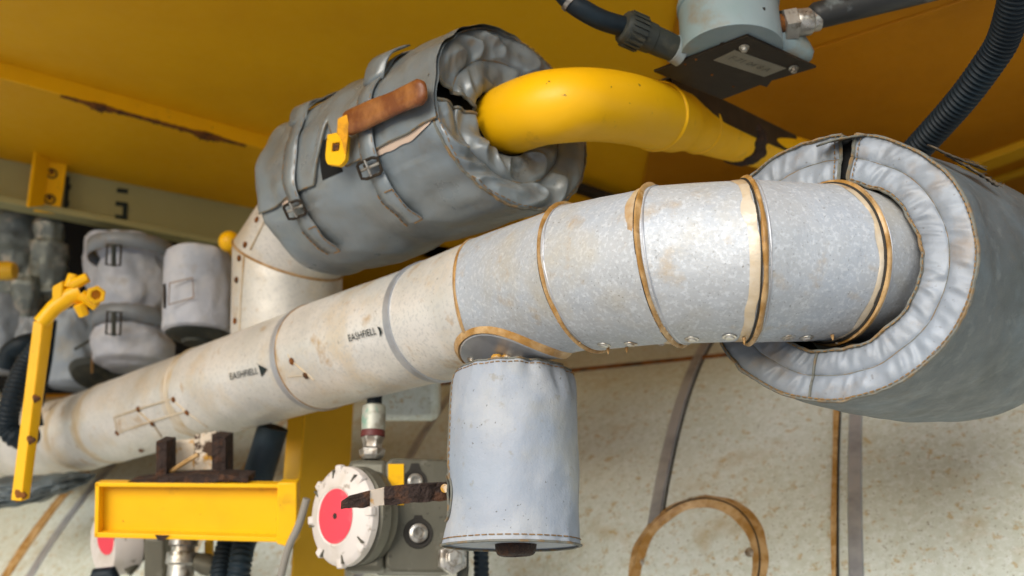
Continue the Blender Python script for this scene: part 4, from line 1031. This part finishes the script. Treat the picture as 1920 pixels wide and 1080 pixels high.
# clad elbow under the upper cover
ce = thing('clad_elbow', 'pale clad elbow with riveted side strip below the strapped dark grey cover', 'pipe', P(540,560,2.75))
v0, v1, v2 = P(536,700,2.78), P(540,484,2.80), P(620,370,2.70)
for a, b, r in ((v0,v1,.152),(v1,v2,.150)):
    sgx = Cyl(a, b, r); n12 = ((v1-v0).normalized()+(v2-v1).normalized()).normalized()
    ra, rb_ = [], []
    for k in range(96):
        q = sgx.nrm(2*PI*k/96)*r
        s1_ = -q.dot(n12)/sgx.ax.dot(n12)
        ra.append(a+q+(sgx.ax*s1_ if a is v1 else Vector()) ); rb_.append(b+q+(sgx.ax*s1_ if b is v1 else Vector()))
    MB().grid([ra, rb_], cv=True).build('cladding_section', M['white_clad'], ce)
    MB().tube(ra if a is v1 else rb_, .0035, 6, closed=True).build('sealant_ring', M['sealant'], ce)
def on_cyl(cy, px, py, l): t_, ph_, _ = cy.pick(px, py); return cy.at(t_, ph_, l), cy.nrm(ph_)
cy0, cy1 = Cyl(v0, v1, .152), Cyl(v1, v2, .150)
for cy, ln in ((cy0, [(458,480),(452,560),(449,640)]), (cy1, [(470,468),(486,436),(505,398)])):
    q = []
    for a, b in zip(ln[:-1], ln[1:]):
        for k in range(6): q.append(on_cyl(cy, lerp(a[0],b[0],k/6), lerp(a[1],b[1],k/6), .001)[0])
    MB().tube(q, .003, 6).build('lap_edge', M['sealant_pale'], ce)
for cy, p in ((cy0,(444,525)),(cy0,(441,602)),(cy1,(460,459)),(cy0,(449,484)),(cy1,(482,412))):
    c, n = on_cyl(cy, *p, .001); screw(c, n, .006, ce, M['rust_brown'], 'rivet')

# ------------------------------------------------------------------ left pipework cluster
pw = thing('pipework', 'weathered grey valve bodies and fittings in the shade at the far left', 'valve', P(60,520,3.7))
for px, d, ys, rs, m_ in ((35,3.8,[405,420,470,480,520,530,560],[46,48,46,30,28,40,38],'pipework'), (92,3.65,[415,425,455,460,500,540,556,560],[22,26,24,34,32,30,34,20],'pipework'), (50,3.6,[520,540,560,600,640,650],[22,30,24,20,26,16],'pipework'), (8,3.6,[560,600,640,700],[36,40,38,20],'fabric'), (60,3.5,[600,640,690,720],[20,30,34,26],'fabric')):
    lumpy(px, d, ys, rs, M[m_], 'valve_body', pw, .012, px, 32)
t = thing('orange_handle', 'orange brown handle end poking in at the left edge under the beige beam', 'handle', P(10,508,3.3))
MB().lathe(P(-40,508,3.3), RT, [(0,.03),(.10,.032),(.12,.026),(.125,0)], 20, fn=lambda t_, r_, ph: (r_, t_)).build('grip', M['yellow_dull'], t, smooth=60)
wall_dark = thing('shade_backdrop', 'black box standing in for deep shade behind the fittings at left', 'backdrop', P(120,560,4.4))
MB().box(P(100,520,4.25)+FW*.1, RT*.66, FW*.1, UP*.5).build('body', M['black_matte'], wall_dark, bevel=.02)  # plain black box drawn where the background falls into shade
def hose(pts, r, label, m='rubber', ribs=0.0, name='black_hose', group=None):
    ck_ = [(p, r) for p in pts]; cc_ = catmull(ck_, 40 if ribs else 10); q = [c[0] for c in cc_]; acc_ = 0; rr_ = []
    for i, p in enumerate(q):
        if i: acc_ += (p-q[i-1]).length
        rr_.append(r+(ribs*math.sin(acc_*2*PI/.013)))
    return tag(MB().tube(q, rr_, 20).build(name, M[m], smooth=80), label, 'hose', group)
hose([(10,690,3.1),(20,660,3.1),(45,645,3.1),(75,640,3.15)], .030, 'short black hose arching at the left edge beside the long yellow lever')
hose([(75,650,3.0),(45,690,2.95),(22,750,2.9),(15,800,2.9),(35,822,2.9),(60,815,2.95)], .030, 'black hose curling down to a loop behind the long yellow lever', ribs=.002)
hose([(55,655,3.1),(62,700,3.05),(60,760,3.0),(66,800,3.0)], .024, 'inner black hose running down close to the long yellow lever')
hose([(96,600,3.2),(86,680,3.2),(70,760,3.2)], .018, 'slim black hose right beside the upper part of the long yellow lever')
# crumpled dark cover bottom left
cr = MB(); rows = []
for i in range(81):
    u = i/80; c = P(lerp(-80,178,u), 926-34*u**2.2, 3.15); row = []
    for k in range(64):
        a = 2*PI*k/64; r = .085*math.sin(PI*min(1,max(.02,.25+.75*u)))**.6
        row.append(c+UP*math.sin(a)*(r*.60+.012*nz((u*9,math.sin(a)*2,0),1)-.014*abs(nz((u*5,math.sin(a)*6,4),1)))+FW*math.cos(a)*(r+.01*nz((u*7,a,3),1)-.03*abs(nz((u*5+a*.6,math.sin(a)*7,4),1))))
    rows.append(row)
cr.grid(rows, cv=True)
tag(cr.build('crumpled_cover', M['fabric_body'], smooth=80), 'crumpled dark grey wrapping under the pale pipe at bottom left', 'insulation cover')

# lower background bits
hose([(512,800,2.6),(500,840,2.6),(485,890,2.6),(470,950,2.62)], .040, 'thick black hose between the rusty shoe and the yellow post', ribs=.0)
hose([(500,960,2.6),(462,1010,2.55),(450,1060,2.5),(445,1110,2.5)], .028, 'thick black hose below the right end of the yellow channel', ribs=.002)
hose([(470,960,2.65),(430,1010,2.6),(415,1060,2.55),(410,1110,2.5)], .024, 'ribbed black hose below the yellow channel, beside a thicker one', ribs=.002)
hose([(900,1000,2.25),(902,1040,2.25),(903,1110,2.25)], .017, 'black hose dropping behind the rusty bolt end of the jacket', ribs=.001)
lp = thing('limit_switch', 'small grey device with a pink disc under the left end of the yellow channel', 'instrument', P(240,1040,2.7))
MB().lathe(P(205,1022,2.72), (-RT*.7-FW*.7), [(-.06,.085),(0,.085),(.02,.08),(.024,0)], 32).build('cap', M['white_cap'], lp, bevel=.002)
MB().lathe(P(200,1012,2.68), (-RT*.6-FW*.8), [(0,.04),(.004,.04),(.004,0)], 32).build('pink_disc', M['red'], lp)
MB().box(P(303,1060,2.72), RT*.028, UP*.09, FW*.06).build('body', M['casting'], lp, bevel=.008)
MB().tube([P(178,1100,2.6),P(185,1078,2.6),P(205,1075,2.6),P(215,1100,2.6)], .022, 14).build('black_loop', M['rubber'], lp)
MB().tube([P(275,985,2.75),P(262,1040,2.73),P(235,1072,2.7)], .02, 12).build('side_arm', M['casting'], lp)
sv = thing('drain_valve', 'small silver valve with a brass tint below the yellow channel', 'valve', P(345,1045,2.6))
MB().lathe(P(346,1005,2.6), -WZ, [(0,.0),(0,.036),(.025,.038),(.028,.030),(.040,.030),(.042,.040),(.07,.041),(.075,.034),(.10,.034),(.13,.04),(.16,.04)], 24).build('body', M['silver'], sv, smooth=30)
MB().lathe(P(365,1050,2.58), RT-UP*.4, [(0,.02),(.03,.028),(.05,.026),(.06,0)], 16).build('side_port', M['casting'], sv)
MB().box(P(392,1035,2.62), RT*.010, UP*.03, FW*.01).build('yellow_key', M['yellow_dull'], sv, bevel=.003)
bx = thing('clad_box', 'cream clad box tucked behind the silver pipe above the actuator', 'cover box', P(760,740,2.55))
MB().box(P(762,735,2.62), RT*.088, UP*.072, FW*.05).build('shell', M['tank_clad'], bx, bevel=.02)
MB().lathe(P(830,845,2.35), (-FW), [(0,.011),(.008,.011),(.01,0)], 16).build('corner_stud', M['silver'], bx) if False else None
